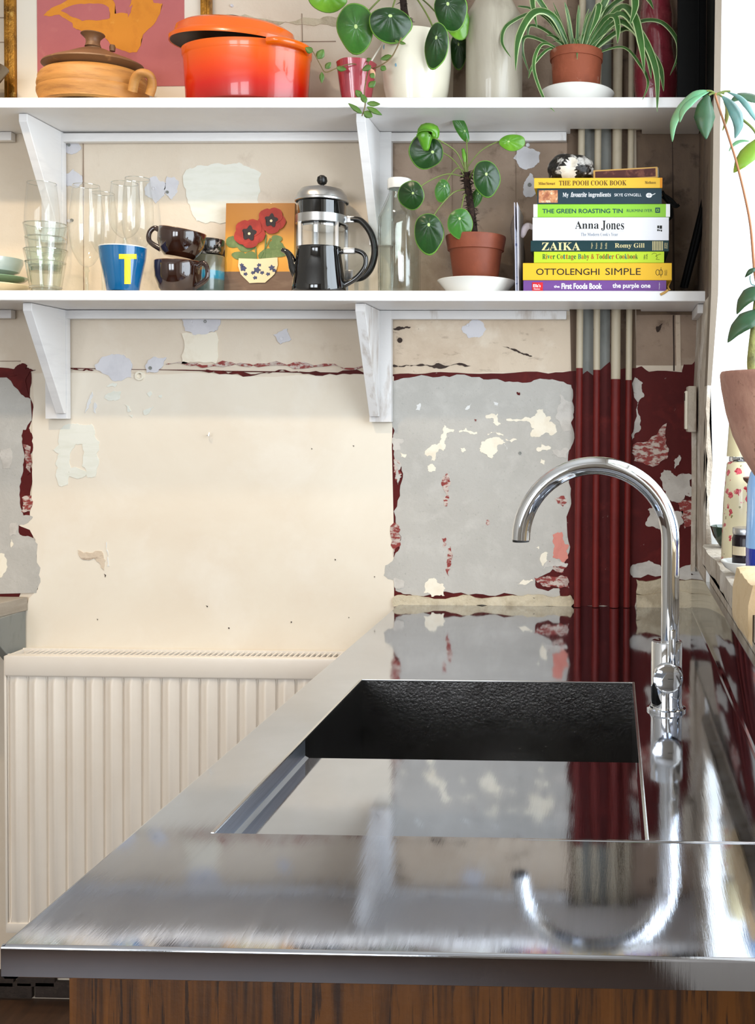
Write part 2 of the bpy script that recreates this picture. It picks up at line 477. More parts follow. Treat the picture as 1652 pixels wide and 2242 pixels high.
# window beyond the reveal
win = thing('window_1', None, None, (0.66, -1.165, ZS)); win['kind'] = 'structure'
bm = bmesh.new()
for a in ((-.835, .835, 0, .06), (-.835, .835, 1.32, 1.377), (-.835, -.78, 0, 1.377), (.78, .835, 0, 1.377), (-.02, .02, .06, 1.32)):
    add_box(bm, -.02, .03, a[0], a[1], a[2], a[3], .003)
link('window_frame', bm_mesh('window_frame', bm), 'whitepaint', win)
for a in ((-.78, -.02), (.02, .78)):
    box('pane', 0.0, 0.004, a[0], a[1], .06, 1.32, glass_mat('window_glass', (1, 1, 1, 1), .6), win)

# beige corner bead running up the edge of the reveal
prism('trim_2', [(PIER[2][0] - .001, PIER[2][1]), (PIER[2][0] + .007, PIER[2][1]), (PIER[3][0] + .012, PIER[3][1]), (PIER[4][0] + .010, 2.74), (PIER[4][0] - .001, 2.74), (PIER[3][0] - .001, PIER[3][1])], 'y', YJ - .004, YJ + .05, 'trimbeige', None, kind='structure')
# worn lower stretch of the same edge
pts = [(PIER[0][0] - .001, 1.0735)]
ra = random.Random(9)
for i in range(13): pts.append((PIER[0][0] + (PIER[2][0] - PIER[0][0]) * (i / 12) + ra.uniform(-.003, .001), 1.09 + i * .0235))
pts += [(PIER[2][0] + .006, 1.37), (PIER[2][0] + .004, 1.3), (PIER[0][0] + .010, 1.22), (PIER[0][0] + .004, 1.14), (PIER[0][0] + .009, 1.0735)]
prism('trim_3', pts, 'y', YJ - .003, YJ + .04, 'peel', None, kind='structure')

# ------------------------------------------------------------------ paint, filler and plaster coats on the back wall
def Q(s, ox, oy, pts): return [(ox + u / s, oy + v / s) for u, v in pts]


K6 = lambda pts: Q(2.294, 840, 660, pts)
K7 = lambda pts: Q(1.921, 0, 660, pts)
# upper fields right of the middle bracket: dirt, plus corner shade in tan and brown
patch('wall_beige_dirty', [(857, 690), (1260, 690), (1262, 812), (857, 822)], 0, wall, 2, .01, 1)
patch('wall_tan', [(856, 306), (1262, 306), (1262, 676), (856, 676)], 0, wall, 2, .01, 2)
patch('wall_brown', [(1392, 285), (1546, 285), (1546, 700), (1392, 700)], 0, wall, 1, .01, 3)
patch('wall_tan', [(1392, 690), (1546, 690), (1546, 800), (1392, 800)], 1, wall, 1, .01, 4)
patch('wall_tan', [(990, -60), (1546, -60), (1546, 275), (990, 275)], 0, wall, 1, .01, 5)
patch('wall_brown', [(1240, -60), (1392, -60), (1392, 822), (1250, 822)], 1, wall, 1, .01, 6)
# red ground
patch('greystrip', [(1277, -60), (1338, -60), (1334, 812), (1275, 830)], 1.6, wall, 1, .01, 66)
patch('red', [(857, 820), (930, 818), (1000, 816), (1100, 818), (1200, 818), (1262, 812), (1275, 820), (1285, 812), (1300, 824), (1318, 806), (1334, 792), (1340, 812), (1390, 806),
              (1404, 802), (1420, 814), (1492, 815), (1496, 798), (1514, 798), (1524, 784), (1546, 770), (1546, 1306), (1392, 1306), (1388, 1330), (1252, 1330), (1250, 1306), (860, 1308)], 2, wall, 2, .05, 7)
patch('red', [(-420, 812), (20, 806), (40, 812), (48, 800), (64, 806), (66, 850), (70, 920), (64, 1000), (70, 1060), (66, 1130), (74, 1180), (40, 1310), (-420, 1310)], 2, wall, 2, .12, 8)
# middle cream board
patch('board', [(74, 818), (200, 816), (330, 820), (500, 820), (700, 822), (862, 824), (861, 1450), (40, 1450), (64, 1310), (84, 1290), (78, 1180), (66, 1160), (42, 1150), (66, 1140), (72, 1060), (70, 960), (76, 880)], 3, wall, 2, .03, 9)
# grey plaster right and left
grey = K6([(45, 400), (100, 385), (220, 375), (330, 380), (480, 380), (570, 390), (650, 405), (740, 405), (800, 390), (860, 395), (940, 420), (950, 470), (955, 530), (950, 640), (940, 730),
           (925, 770), (930, 880), (940, 1000), (925, 1060), (920, 1150), (930, 1260), (900, 1330), (860, 1330), (800, 1375), (760, 1400), (770, 1440), (880, 1440), (885, 1475), (800, 1472), (740, 1480),
           (650, 1470), (560, 1478), (500, 1470), (350, 1465), (200, 1480), (110, 1470), (60, 1452), (50, 1400), (0, 1375), (8, 1325), (50, 1290), (80, 1240), (88, 1180), (60, 1110), (70, 1000), (92, 900), (90, 830), (55, 790), (50, 700), (40, 600)])
patch('grey', grey, 4, wall, 2, .14, 10)
patch('grey', K7([(-790, 330), (30, 320), (90, 390), (130, 410), (135, 500), (118, 520), (98, 600), (100, 700), (90, 760), (86, 830), (100, 900), (140, 905), (120, 930), (80, 940), (85, 980), (130, 990), (160, 1020),
                  (172, 1120), (172, 1180), (155, 1225), (-790, 1225)]), 4, wall, 2, .12, 11)
# cream and white remnants on the grey
flecks = [
    ('creamfleck', [(510, 575), (560, 572), (575, 560), (572, 600), (588, 615), (570, 625), (548, 608), (552, 590), (515, 588)]),
    ('creamfleck', [(615, 590), (700, 588), (715, 580), (760, 575), (765, 545), (800, 540), (815, 580), (838, 578), (830, 605), (862, 620), (868, 650), (850, 670), (790, 672), (735, 670), (755, 640), (735, 612), (715, 600), (615, 598)]),
    ('fleckwhite', [(885, 465), (905, 490), (940, 505), (950, 560), (948, 650), (905, 655), (880, 600), (862, 590), (870, 540), (890, 510)]),
    ('creamfleck', [(305, 620), (330, 640), (355, 645), (350, 656), (318, 660), (305, 700), (300, 750), (280, 740), (262, 760), (255, 800), (235, 800), (240, 775), (205, 768), (215, 745), (265, 720), (290, 690), (300, 655)]),
    ('creamfleck', [(378, 650), (410, 635), (430, 650), (468, 655), (468, 666), (430, 662), (412, 655), (380, 658)]),
    ('creamfleck', [(490, 705), (520, 690), (580, 682), (600, 695), (610, 710), (575, 720), (572, 750), (550, 770), (545, 790), (520, 775), (490, 760), (480, 738)]),
    ('creamfleck', [(610, 690), (665, 690), (670, 695), (612, 697)]),
    ('creamfleck', [(520, 665), (600, 668), (600, 675), (522, 672)]),
    ('creamfleck', [(765, 740), (790, 730), (790, 705), (820, 725), (840, 732), (835, 742), (800, 745), (768, 750)]),
    ('creamfleck', [(220, 825), (245, 815), (262, 835), (258, 852), (222, 850)]),
    ('creamfleck', [(385, 735), (405, 735), (412, 750), (398, 758)]),
    ('fleckwhite', [(845, 745), (920, 735), (930, 750), (915, 785), (880, 782), (850, 765)]),
    ('pink', [(848, 1170), (870, 1160), (895, 1158), (905, 1210), (930, 1225), (925, 1290), (905, 1310), (880, 1290), (848, 1285), (852, 1240)]),
    ('creamfleck', [(795, 1265), (825, 1262), (822, 1300), (800, 1330)]),
    ('fleckwhite', [(805, 1325), (830, 1298), (900, 1310), (925, 1318), (915, 1335), (860, 1325), (830, 1330), (800, 1345)]),
    ('creamfleck', [(200, 1465), (205, 1430), (240, 1390), (262, 1392), (268, 1410), (300, 1418), (310, 1440), (305, 1478), (240, 1482), (232, 1465)]),
    ('creamfleck', [(670, 1420), (690, 1405), (700, 1395), (735, 1400), (745, 1395), (750, 1402), (720, 1418)]),
    ('fleckwhite', [(50, 1390), (75, 1395), (105, 1408), (98, 1438), (60, 1440)]),
    ('fleckwhite', [(50, 680), (95, 690), (100, 705), (80, 715), (85, 745), (55, 750)]),
    ('creamfleck', [(85, 755), (115, 768), (105, 785), (88, 780)]),
    ('fleckwhite', [(52, 800), (88, 820), (72, 850), (90, 880), (72, 920), (62, 870)]),
    ('redscuff', [(845, 1325), (870, 1335), (905, 1318), (915, 1335), (900, 1362), (870, 1360), (848, 1345)]),
    ('redscuff', [(755, 1385), (830, 1378), (920, 1380), (930, 1440), (880, 1440), (800, 1430), (770, 1410)]),
    ('redscuff', [(298, 930), (318, 860), (322, 960), (318, 1028), (302, 1022)]),
    ('redscuff', [(290, 1190), (310, 1185), (312, 1225), (300, 1235)]),
    ('redscuff', [(322, 1240), (336, 1230), (334, 1330), (326, 1380)]),
    ('redscuff', [(858, 990), (900, 975), (920, 1000), (900, 1030), (870, 1010)]),
    ('redscuff', [(515, 1100), (530, 1098), (532, 1120), (520, 1125)]),
    ('red', [(668, 455), (684, 458), (682, 472), (672, 470)]), ('redscuff', [(455, 590), (468, 592), (464, 602), (456, 600)]),
    ('whitefill', [(165, 520), (185, 512), (178, 548), (162, 545)]), ('whitefill', [(408, 540), (440, 512), (432, 530), (412, 545)]),
    ('whitefill', [(605, 715), (620, 740), (615, 748)]), ('whitefill', [(550, 505), (575, 510), (570, 525), (555, 520)]),
    ('creamfleck', [(765, 1235), (780, 1228), (776, 1244)]), ('creamfleck', [(790, 790), (808, 800), (806, 818), (786, 812)]),
    ('redscuff', [(52, 790), (78, 800), (90, 870), (60, 900), (50, 860)]), ('redscuff', [(52, 1110), (84, 1150), (82, 1230), (54, 1290)]),
    # white remnants on the red, right of the pipes
    ('fleckwhite', [(1385, 885), (1405, 845), (1440, 850), (1470, 880), (1550, 872), (1552, 980), (1510, 970), (1480, 1010), (1440, 1000), (1400, 940)]),
    ('fleckwhite', [(1325, 1045), (1400, 1035), (1440, 1050), (1500, 1050), (1505, 1110), (1480, 1150), (1400, 1170), (1375, 1140), (1312, 1120), (1330, 1080)]),
    ('fleckwhite', [(1455, 800), (1480, 770), (1490, 795), (1460, 840)]),
    ('fleckwhite', [(1300, 410), (1260, 380), (1255, 640), (1245, 700), (1290, 640), (1275, 560), (1305, 480)]),
    ('redscuff', [(1480, 990), (1550, 1000), (1552, 1120), (1510, 1140), (1495, 1060)]),
    ('redscuff', [(1250, 720), (1420, 610), (1430, 740), (1380, 820), (1255, 800)]),
    ('fleckwhite', [(1240, 1330), (1330, 1300), (1400, 1340), (1552, 1310), (1552, 1390), (1250, 1385)]),
]
for i, (m_, pl) in enumerate(flecks):
    patch(m_, K6(pl), 5 + (i % 3) * .3, wall, 3, .22, 100 + i)
left = [
    ('greenfill', [(265, 530), (300, 515), (350, 520), (385, 515), (400, 560), (420, 590), (408, 640), (410, 700), (405, 735), (370, 740), (355, 640), (350, 600), (320, 600), (305, 625), (295, 650), (292, 740), (288, 770), (250, 775), (245, 700), (235, 680), (250, 640), (222, 625), (250, 600)]),
    ('greenfill', [(290, 700), (340, 705), (370, 720), (345, 742), (290, 735)]),
    ('bluefill', [(400, 270), (430, 235), (470, 222), (520, 225), (555, 260), (555, 320), (520, 330), (480, 335), (430, 300)]),
    ('bluefill', [(612, 270), (650, 232), (700, 235), (680, 280), (650, 300), (620, 300)]),
    ('bluefill', [(765, 72), (925, 72), (915, 120), (850, 140), (780, 125)]), ('bluefill', [(1150, 140), (1210, 115), (1225, 160), (1180, 180)]),
    ('creamfleck', [(765, 135), (910, 130), (910, 262), (765, 262)]),
    ('greenfill', [(445, 395), (480, 375), (512, 380), (505, 410), (470, 418), (440, 405)]), ('greenfill', [(450, 360), (475, 342), (495, 345), (488, 360)]),
    ('greenfill', [(620, 385), (635, 378), (642, 392), (632, 402)]), ('greenfill', [(605, 460), (622, 452), (650, 442), (628, 472), (610, 478)]),
    ('greenfill', [(530, 435), (545, 440), (552, 462), (538, 465)]), ('greenfill', [(545, 480), (562, 478), (558, 490)]),
    ('greenfill', [(668, 398), (682, 393), (680, 406)]), ('whitefill', [(380, 400), (392, 380), (385, 425), (360, 470), (368, 430)]),
    ('whitefill', [(400, 425), (410, 440), (405, 472), (395, 460)]), ('whitefill', [(450, 1010), (458, 1060), (462, 1112), (454, 1115), (455, 1060)]),
    ('fleckwhite', [(5, 620), (45, 615), (55, 650), (45, 700), (15, 700)]), ('fleckwhite', [(45, 935), (70, 930), (70, 980), (45, 985)]),
    ('creamfleck', [(-20, 1050), (20, 1060), (30, 1100), (10, 1160), (-20, 1170)]), ('creamfleck', [(50, 1000), (60, 1020), (50, 1035)]),
    ('redscuff', [(95, 825), (132, 815), (130, 880), (92, 885)]), ('red', [(100, 540), (124, 535), (130, 640), (118, 730), (108, 640)]),
    ('redscuff', [(100, 600), (132, 610), (130, 720), (112, 700)]),
    ('red', [(20, 290), (60, 285), (95, 260), (115, 270), (110, 285), (150, 288), (126, 296), (125, 395), (116, 400), (112, 330), (90, 312), (40, 315)]),
    ('red', [(300, 282), (380, 286), (395, 290), (340, 290)]), ('red', [(840, 292), (1000, 292), (1150, 296), (1300, 298), (1530, 300), (1530, 307), (1300, 304), (1100, 302), (900, 298)]),
    ('redscuff', [(700, 262), (900, 266), (1200, 264), (1528, 270), (1528, 275), (1200, 270), (900, 272), (700, 266)]),
    ('darkstain', [(868, 1278), (876, 1280), (874, 1286)]), ('darkstain', [(1408, 1082), (1413, 1084), (1410, 1090)]), ('darkstain', [(1484, 605), (1490, 606), (1487, 612)]),
    ('darkstain', [(409, 1334), (415, 1335), (412, 1341)]), ('darkstain', [(961, 1370), (967, 1372), (964, 1377)]), ('darkstain', [(1466, 1326), (1470, 1328), (1467, 1332)]),
    ('darkstain', [(1573, 1155), (1578, 1157), (1575, 1162)]), ('darkstain', [(1224, 1345), (1229, 1346), (1226, 1352)]), ('darkstain', [(440, 1145), (448, 1150), (444, 1160)]),
    ('darkstain', [(1310, 616), (1315, 620), (1310, 623)]), ('wall_beige_dirty', [(330, 1045), (430, 1050), (440, 1130), (400, 1080), (340, 1075)]),
]
for i, (m_, pl) in enumerate(left):
    patch(m_, K7(pl), 5 + (i % 3) * .3, wall, 3, .16, 200 + i)
# filler between the shelves and above
for i, (m_, pl) in enumerate([
    ('greenfill', [(408, 372), (440, 362), (500, 360), (545, 366), (572, 380), (570, 420), (560, 470), (470, 486), (430, 484), (418, 460), (408, 430)]),
    ('bluefill', blob(342, 415, 22, 26, 12, 3)), ('bluefill', blob(375, 410, 16, 24, 12, 4)), ('bluefill', blob(160, 392, 20, 18, 12, 5)), ('bluefill', blob(158, 325, 18, 12, 12, 6)),
    ('bluefill', blob(1152, 346, 30, 26, 12, 7)), ('bluefill', blob(1160, 410, 18, 26, 12, 8)), ('bluefill', blob(1038, 722, 26, 20, 12, 9)),
    ('mortar', [(462, 38), (560, 40), (700, 42), (770, 42), (770, 54), (700, 53), (600, 54), (520, 52), (462, 52)]),
    ('darkstain', [(860, 720), (884, 717), (899, 716), (896, 719), (880, 721), (864, 723)]), ('darkstain', [(1100, 758), (1120, 763), (1140, 772), (1165, 780), (1140, 774), (1120, 766)]),
    ('darkstain', [(858, 799), (900, 799.5), (940, 800), (980, 801), (1030, 801), (980, 803), (940, 803), (900, 802), (858, 802)]), ('darkstain', [(1436, 715), (1450, 708), (1445, 722), (1438, 728)]),
]):
    patch(m_, pl, 2.5, wall, 3, .16, 300 + i)
# screw holes with a ring of filler, and a rawl plug
for i, (a, b, r) in enumerate(((152, 484, 3.4), (158, 482, 3), (338, 413, 3.4), (367, 421, 3.2), (1155, 318, 4), (1159, 405, 4), (421, 704, 3.5), (450, 704, 3.5), (618, 741, 4), (330, 806, 4), (1024, 712, 3), (1138, 992, 3.4), (508, 13, 3), (152, 318, 3))):
    c = P(a, b, 0)
    o = lathe('screw_hole', [(0, .0032), (r * .00045, .0028), (r * .0007, .0036), (r * .001, .0036), (r * .0011, .0)], 'greystrip' if i % 2 else 'bluefill', wall, 14)
    o.rotation_euler = (PI / 2, 0, 0); o.location = (c.x, 0, c.z)
c = P(307, 823, 0)
o = lathe('cable_hole', [(0, .001), (.005, .001), (.006, .006), (.010, .006), (.011, 0)], ['darkstain', 'creamfleck'], wall, 18, matfn=lambda j, i: 0 if j < 1 else 1)
o.rotation_euler = (PI / 2, 0, 0); o.location = (c.x, 0, c.z)
c = P(875, 745, 0)
o = lathe('cable_hole', [(0, .003), (.0045, .003), (.006, 0)], 'darkstain', wall, 14); o.rotation_euler = (PI / 2, 0, 0); o.location = (c.x, 0, c.z)
c = P(458, 953, 0)
tube('hook', [(c.x, 0.001, c.z), (c.x, -.012, c.z), (c.x + .004, -.014, c.z - .001), (c.x + .005, -.013, c.z + .006)], .0014, 'chrome', wall, 8)
# hairline board joints: shallow raised seams
def seam(pts, w, m_='wall_tan', layer=3):
    a = [(x, y) for x, y in pts]; b = [(x + w[0], y + w[1]) for x, y in pts[::-1]]
    patch(m_, a + b, layer, wall, 3, .004, int(pts[0][0]), name='wall_seam')
seam([(182, 300), (183, 640)], (1.4, 0)); seam([(1128, 306), (1129, 676)], (1.6, 0)); seam([(990, 306), (991, 620)], (1.2, 0))
seam([(130, 805), (500, 812), (790, 817)], (0, 2), 'red'); seam([(1472, 690), (1473, 812)], (3, 0), 'darkstain'); seam([(1478, 690), (1480, 812)], (10, 0), 'wall_beige_dirty', 4)
seam([(1470, 290), (1474, 676)], (2, 0), 'darkstain', 1); seam([(462, 92), (735, 90)], (0, 1.6)); seam([(660, 30), (662, 200)], (1.4, 0)); seam([(0, 38), (18, 38)], (0, 2)); seam([(0, 92), (18, 92)], (0, 1.5)); seam([(0, 790), (45, 790)], (0, 1.5))

# plaster strips standing on the worktop along the wall
def strip(pl, th, seed, m_='mortar'):
    q = rag(pl, 3, .10, seed)
    return slab('plaster_strip', q, -th, m_, wall)
strip([(862, 1306), (900, 1303), (1000, 1306), (1110, 1304), (1200, 1306), (1248, 1302), (1258, 1318), (1250, 1327), (862, 1327)], .008, 1)
strip([(1392, 1268), (1450, 1264), (1514, 1268), (1514, 1297), (1392, 1298)], .010, 2); strip([(1392, 1300), (1514, 1299), (1514, 1329), (1392, 1329)], .013, 3)

# brick courses low on the wall, left of the cupboard
for r_, yy in enumerate((2118, 2142, 2184, 2224, 2262)):
    x = -50 + (r_ % 2) * 40
    while x < 130:
        a = P(x + 2, yy + 2, 0); b = P(x + 86, yy + 38, 0)
        box('brick', a.x, b.x, -.012, 0, b.z, a.z, 'brick', wall, .002); x += 90

# ------------------------------------------------------------------ pipes up the wall
for i, (xt, xb, w_) in enumerate(((1269, 1263, 15), (1306, 1303, 15), (1348, 1344, 21), (1377, 1371, 14))):
    y_ = -.018
    r = w_ / 2 / 1010
    def X(py):
        t = (py - 680) / 640; return P(xt + (xb - xt) * t, py, y_).x
    cut = P(1300, 806 + (0, 4, 24, 26)[i], y_).z
    t = thing('water_pipe', ['leftmost slim wall pipe, cream above and dark red below', 'slim wall pipe second from the left, cream over dark red', 'thickest wall pipe, cream above and dark red paint below', 'rightmost slim wall pipe beside the dark red plaster'][i], 'pipe', (P(xb, 1325, y_).x, y_, ZC), group=None)
    lx = t.location.x
    tube('painted_lower_length', [(0, 0, 0.001), (X(1000) - lx, 0, P(1300, 1000, y_).z - ZC), (X(806) - lx, 0, cut - ZC)], r, 'pipe_red', t, 16, label='dark red painted length')
    tube('painted_upper_length', [(X(806) - lx, 0, cut - ZC), (X(600) - lx, 0, P(1300, 600, y_).z - ZC), (X(0) - lx + .002, 0, 2.74 - ZC)], r, 'pipe_cream', t, 16, label='cream painted length')
# ------------------------------------------------------------------ shelves, battens, brackets
YF = -.194
def ztop(which, x):
    a = P(0, 213.5 if which == 'u' else 635.5, YF); b = P(1480, 212.5 if which == 'u' else 637.0, YF)
    return a.z + (b.z - a.z) * (x - a.x) / (b.x - a.x)
def shelf_board(name, which, xl, xr, label):
    th = .0205
    nx0, nx1 = P(1252, 285, 0).x - .004, P(1404, 285, 0).x
    poly = [(xl, YF), (xr, YF), (xr, -.001), (nx1, -.001), (nx1, -.042), (nx0, -.042), (nx0, -.001), (xl, -.001)]
    z0 = ztop(which, 0)
    o = prism(name, poly, 'z', -th, 0, 'whitepaint', None, .0012, label=label, cat='shelf')
    s = ztop(which, 1) - z0
    for v_ in o.data.vertices: v_.co.z += s * v_.co.x
    o.location = (0, 0, z0); return o
shelf_board('wall_shelf', 'u', -2.2, .188, 'upper white wooden wall shelf carrying the pots and plants')
shelf_board('wall_shelf', 'l', -2.2, .1895, 'lower white wooden wall shelf carrying glasses, coffee pot and books')
for which, ya, yb in (('u', 288, 307), ('l', 677, 696)):
    th = .0205
    for xa, xb, s in ((-2.2, P(36, ya, 0).x, 0), (P(125, ya, 0).x, P(803, ya, 0).x, 1), (P(858, ya, 0).x, P(1240, ya, 0).x, 2)):
        zt = min(ztop(which, xa), ztop(which, xb)) - th - .0008
        box('shelf_batten', xa, xb, -.021, -.0035, zt - .0185, zt, 'whitepaint' if s < 2 else 'whiteworn', None, .001,
            label='white batten under the %s shelf, %s' % ({'u': 'upper', 'l': 'lower'}[which], ('left of the left bracket', 'between the two brackets', 'between the middle bracket and the pipes')[s]), cat='batten')
def bracket(name, which, xr, xl, bx0, bx1, zb, label, worn):
    m_ = 'whiteworn' if worn else 'whitepaint'
    zt = min(ztop(which, xl), ztop(which, xr)) - .0215
    t = thing(name, label, 'bracket', ((xl + xr) / 2, 0, zb))
    x0 = xl - t.location.x; x1 = xr - t.location.x; h = zt - zb
    prism('gusset', [(-.022, 0.012), (-.030, 0.012), (-.157, h - .016), (-.157, h), (-.022, h)], 'x', x0, x1, m_, t, .0008)
    box('back_plate', bx0 - t.location.x, bx1 - t.location.x, -.0215, -.0036, 0, h, m_, t, .001)
    box('edge_strip', x0 + .003, x1 - .003, -.0235, -.0216, .012, h - .02, m_, t)
zb = P(100, 917, 0).z
bracket('shelf_bracket', 'l', -1.197, -1.216, -1.244, -1.196, zb, 'white triangular bracket at the left end under the lower shelf', False)
bracket('shelf_bracket', 'l', -.503, -.524, -.526, -.478, P(830, 924, 0).z, 'paint-worn white bracket under the middle of the lower shelf', True)
bracket('shelf_bracket', 'u', -1.204, -1.222, -1.250, -1.203, P(100, 534, 0).z, 'white bracket under the upper shelf, behind the wine glasses', False)
bracket('shelf_bracket', 'u', -.503, -.522, -.526, -.478, P(830, 540, 0).z, 'white bracket under the upper shelf, behind the coffee press', False)
# end block in the corner
a = P(1518, 672, -.06); b = P(1552, 692, -.06)
prism('shelf_block', [(a.x, ztop('l', .18) - .0215), (1.0 * .1885, ztop('l', .18) - .0215), (.1885, a.z - .012), (a.x + .016, b.z - .004), (a.x, b.z - .004)], 'y', -.155, -.012, 'whiteworn', None, .001,
      label='small worn white block under the right end of the lower shelf', cat='block')

# ------------------------------------------------------------------ electrical cover in the corner
a = P(1524, 846, -.11); b = P(1551, 946, -.11)
t = thing('cable_cover', 'chipped off-white plastic box on the corner right of the dark red wall', 'cover', (0.172, -.11, b.z))
box('housing', -.0135, .004, -.028, .028, 0, a.z - b.z, 'peel', t, .003)
box('lid', -.0185, -.0136, -.022, .010, .006, a.z - b.z - .01, 'creamfleck', t, .0015)
box('conduit_slot', -.0192, -.0186, -.016, -.004, a.z - b.z - .030, a.z - b.z - .014, 'darkstain', t)
tube('wood_batten_edge', [(.002, 0, -.29), (.003, 0, -.1), (0.002, 0, 0)], .006, 'peel', t, 6)

# ------------------------------------------------------------------ radiator
zr_t = P(300, 1436, -.11).z; zr_b = zr_t - .60
xr_l = P(10, 1600, -.11).x; xr_r = -.492
t = thing('radiator', 'cream corrugated panel radiator on the wall below the board', 'radiator', ((xr_l + xr_r) / 2, -.06, zr_b))
ox = t.location.x; L0 = xr_l - ox; L1 = xr_r - ox; hh = zr_t - zr_b
bm = bmesh.new()
pitch = .0412; prof = []
x = L0 + .004
while x < L1 - .004:
    for fx, dy in ((0, .000), (.04, .0055), (.10, .0058), (.16, .0005), (.38, -.0012), (.46, -.0045), (.56, -.0045), (.64, -.0012), (.92, .000)):
        if x + fx * pitch < L1 - .003: prof.append((x + fx * pitch, dy))
    x += pitch
zz = [0.02, .035, hh - .062, hh - .048, hh - .046]
rows = []
for j, z in enumerate(zz):
    k = 1.0 if 0 < j < 3 else 0.0
    rows.append([bm.verts.new((px_, -.046 + dy * k, z)) for px_, dy in prof])
for a_, b_ in zip(rows, rows[1:]):
    for i in range(len(prof) - 1): bm.faces.new((a_[i], a_[i + 1], b_[i + 1], b_[i]))
link('front_panel', bm_mesh('front_panel', bm), 'radiator', t, auto=.5)
box('top_rail', L0, L1, -.051, -.038, hh - .046, hh - .002, 'radiator', t, .004)
box('bottom_rail', L0, L1, -.050, -.038, 0, .022, 'radiator', t, .004)
box('side_panel', L0 - .002, L0 + .003, -.048, .034, 0, hh - .004, 'radiator', t, .001); box('side_panel', L1 - .003, L1, -.046, .034, 0, hh - .004, 'radiator', t, .001)
box('rear_panel', L0, L1, .026, .034, .01, hh - .004, 'radiator', t, .002)
bm = bmesh.new()
i = L0 + .02
while i < L1 - .02: add_box(bm, i, i + .004, -.034, .024, hh - .010, hh - .006); i += .012
add_box(bm, L0, L1, -.037, -.032, hh - .012, hh - .002); add_box(bm, L0, L1, .021, .0255, hh - .012, hh - .002)
link('top_grille', bm_mesh('top_grille', bm), 'radiator', t)
zt_ = P(300, 1424, 0).z
box('baseboard_back', P(30, 1424, 0).x, -.478, -.012, -.002, zt_ - .012, zt_, 'board', kind='structure')

# ------------------------------------------------------------------ left wall table
zt_ = P(40, 1306, 0).z
t = thing('wall_worktop', 'pale wooden ledge with a grey gusset at the left edge of the wall', 'ledge', (P(62, 1310, 0).x - .15, 0, zt_ - .03))
xo = P(62, 1310, 0).x - t.location.x
prism('top', [(xo - .45, -.003), (xo, -.003), (xo - .03, -.20), (xo - .45, -.20)], 'z', .0, .030, wood_or('ledge_wood', '#a3988a', '#857a6c', .6), t, .001)
prism('gusset', [(-.004, -.0), (-.004, -.125), (-.03, -.125), (-.17, -.0)], 'x', xo - .024, xo - .004, 'greystrip', t, .001)
prism('gusset', [(-.004, -.0), (-.004, -.125), (-.03, -.125), (-.17, -.0)], 'x', xo - .40, xo - .38, 'greystrip', t, .001)

# ------------------------------------------------------------------ worktop, sink, cupboard
nl = PZ(12, 2066, ZC); nr = PZ(1652, 2106, ZC)
YN = nl.y * .5 + nr.y * .5; XL = (nl.x + PZ(860, 1331, ZC).x) / 2; XR = .178
SX0 = PZ(600, 1688, ZC).x; SX1 = PZ(1397, 1660, ZC).x
SY0 = PZ(1100, 1492, ZC).y; SY1 = PZ(900, 1831, ZC).y; SYL = PZ(1000, 1666, ZC - .0255).y
t = thing('steel_worktop', 'long stainless steel worktop with sunken sink, upstand and rolled edge', 'worktop', (0, -.7, ZC))
OY = -.7
bm = bmesh.new()
def skew(x, y): return y + .000 * x
def quadgrid(x0, x1, y0, y1, z, nx, ny):
    g = [[bm.verts.new((x0 + (x1 - x0) * i / nx, y0 + (y1 - y0) * j / ny - OY, z)) for i in range(nx + 1)] for j in range(ny + 1)]
    for j in range(ny):
        for i in range(nx): bm.faces.new((g[j][i], g[j][i + 1], g[j + 1][i + 1], g[j + 1][i]))
xs = [XL + .003, SX0, SX1, XR]; ys = [YN + .003, SY1, SY0, -.0005]
for a in range(3):
    for b_ in range(3):
        if a == 1 and b_ == 1: continue
        quadgrid(xs[a], xs[a + 1], ys[b_], ys[b_ + 1], 0, 1, 1)
bmesh.ops.remove_doubles(bm, verts=bm.verts, dist=1e-5)
link('top_sheet', bm_mesh('top_sheet', bm), 'steel', t)
me = t.children[-1].data
for p in me.polygons:
    if p.normal.z < 0: p.flip()
# rolled front and left edges
def edge_profile(name, pts, dirx):
    bm = bmesh.new(); R_ = .003; prof = [(0, 0)] + [(R_ * math.sin(a), -R_ + R_ * math.cos(a)) for a in (.3, .6, .9, 1.2, PI / 2)] + [(R_, -.024), (R_ - .003, -.026), (R_ - .012, -.026)]
    rws = []
    for (x, y) in pts:
        rws.append([bm.verts.new((x - (q[0] if dirx else 0), y - OY - (0 if dirx else q[0]), q[1])) for q in prof])
    for a, b_ in zip(rws, rws[1:]):
        for i in range(len(prof) - 1): bm.faces.new((a[i], b_[i], b_[i + 1], a[i + 1]))
    return link(name, bm_mesh(name, bm), 'steel', t, auto=.9)
edge_profile('front_edge', [(XL + .0005, YN + .003), (XR, YN + .003)], False)
edge_profile('side_edge', [(XL + .003, YN + .0005), (XL + .003, -.0005)], True)
box('upstand', XR, XR + .0025, YN - OY, -.004 - OY, -.001, .103, 'steel', t, .0005)
box('upstand_rim', XR - .0004, XR + .008, YN - OY, -.004 - OY, .1032, .1050, 'thinedge', t)
prism('upstand_fillet', [(XR - .0035, .0002), (XR + .0002, .0002), (XR + .0002, .004), (XR - .0008, .0012)], 'y', YN - OY, -.004 - OY, 'steel', t)
bm = bmesh.new()
tube_bm(bm, [(SX1 - .12, SY1 - .004 - OY, -.0022), (SX1 + .03, SY1 - .004 - OY, -.0012), (XR - .003, SY1 - .003 - OY, -.0009)], .0024, 10)
link('cross_seam', bm_mesh('cross_seam', bm), 'steel', t, auto=.9)
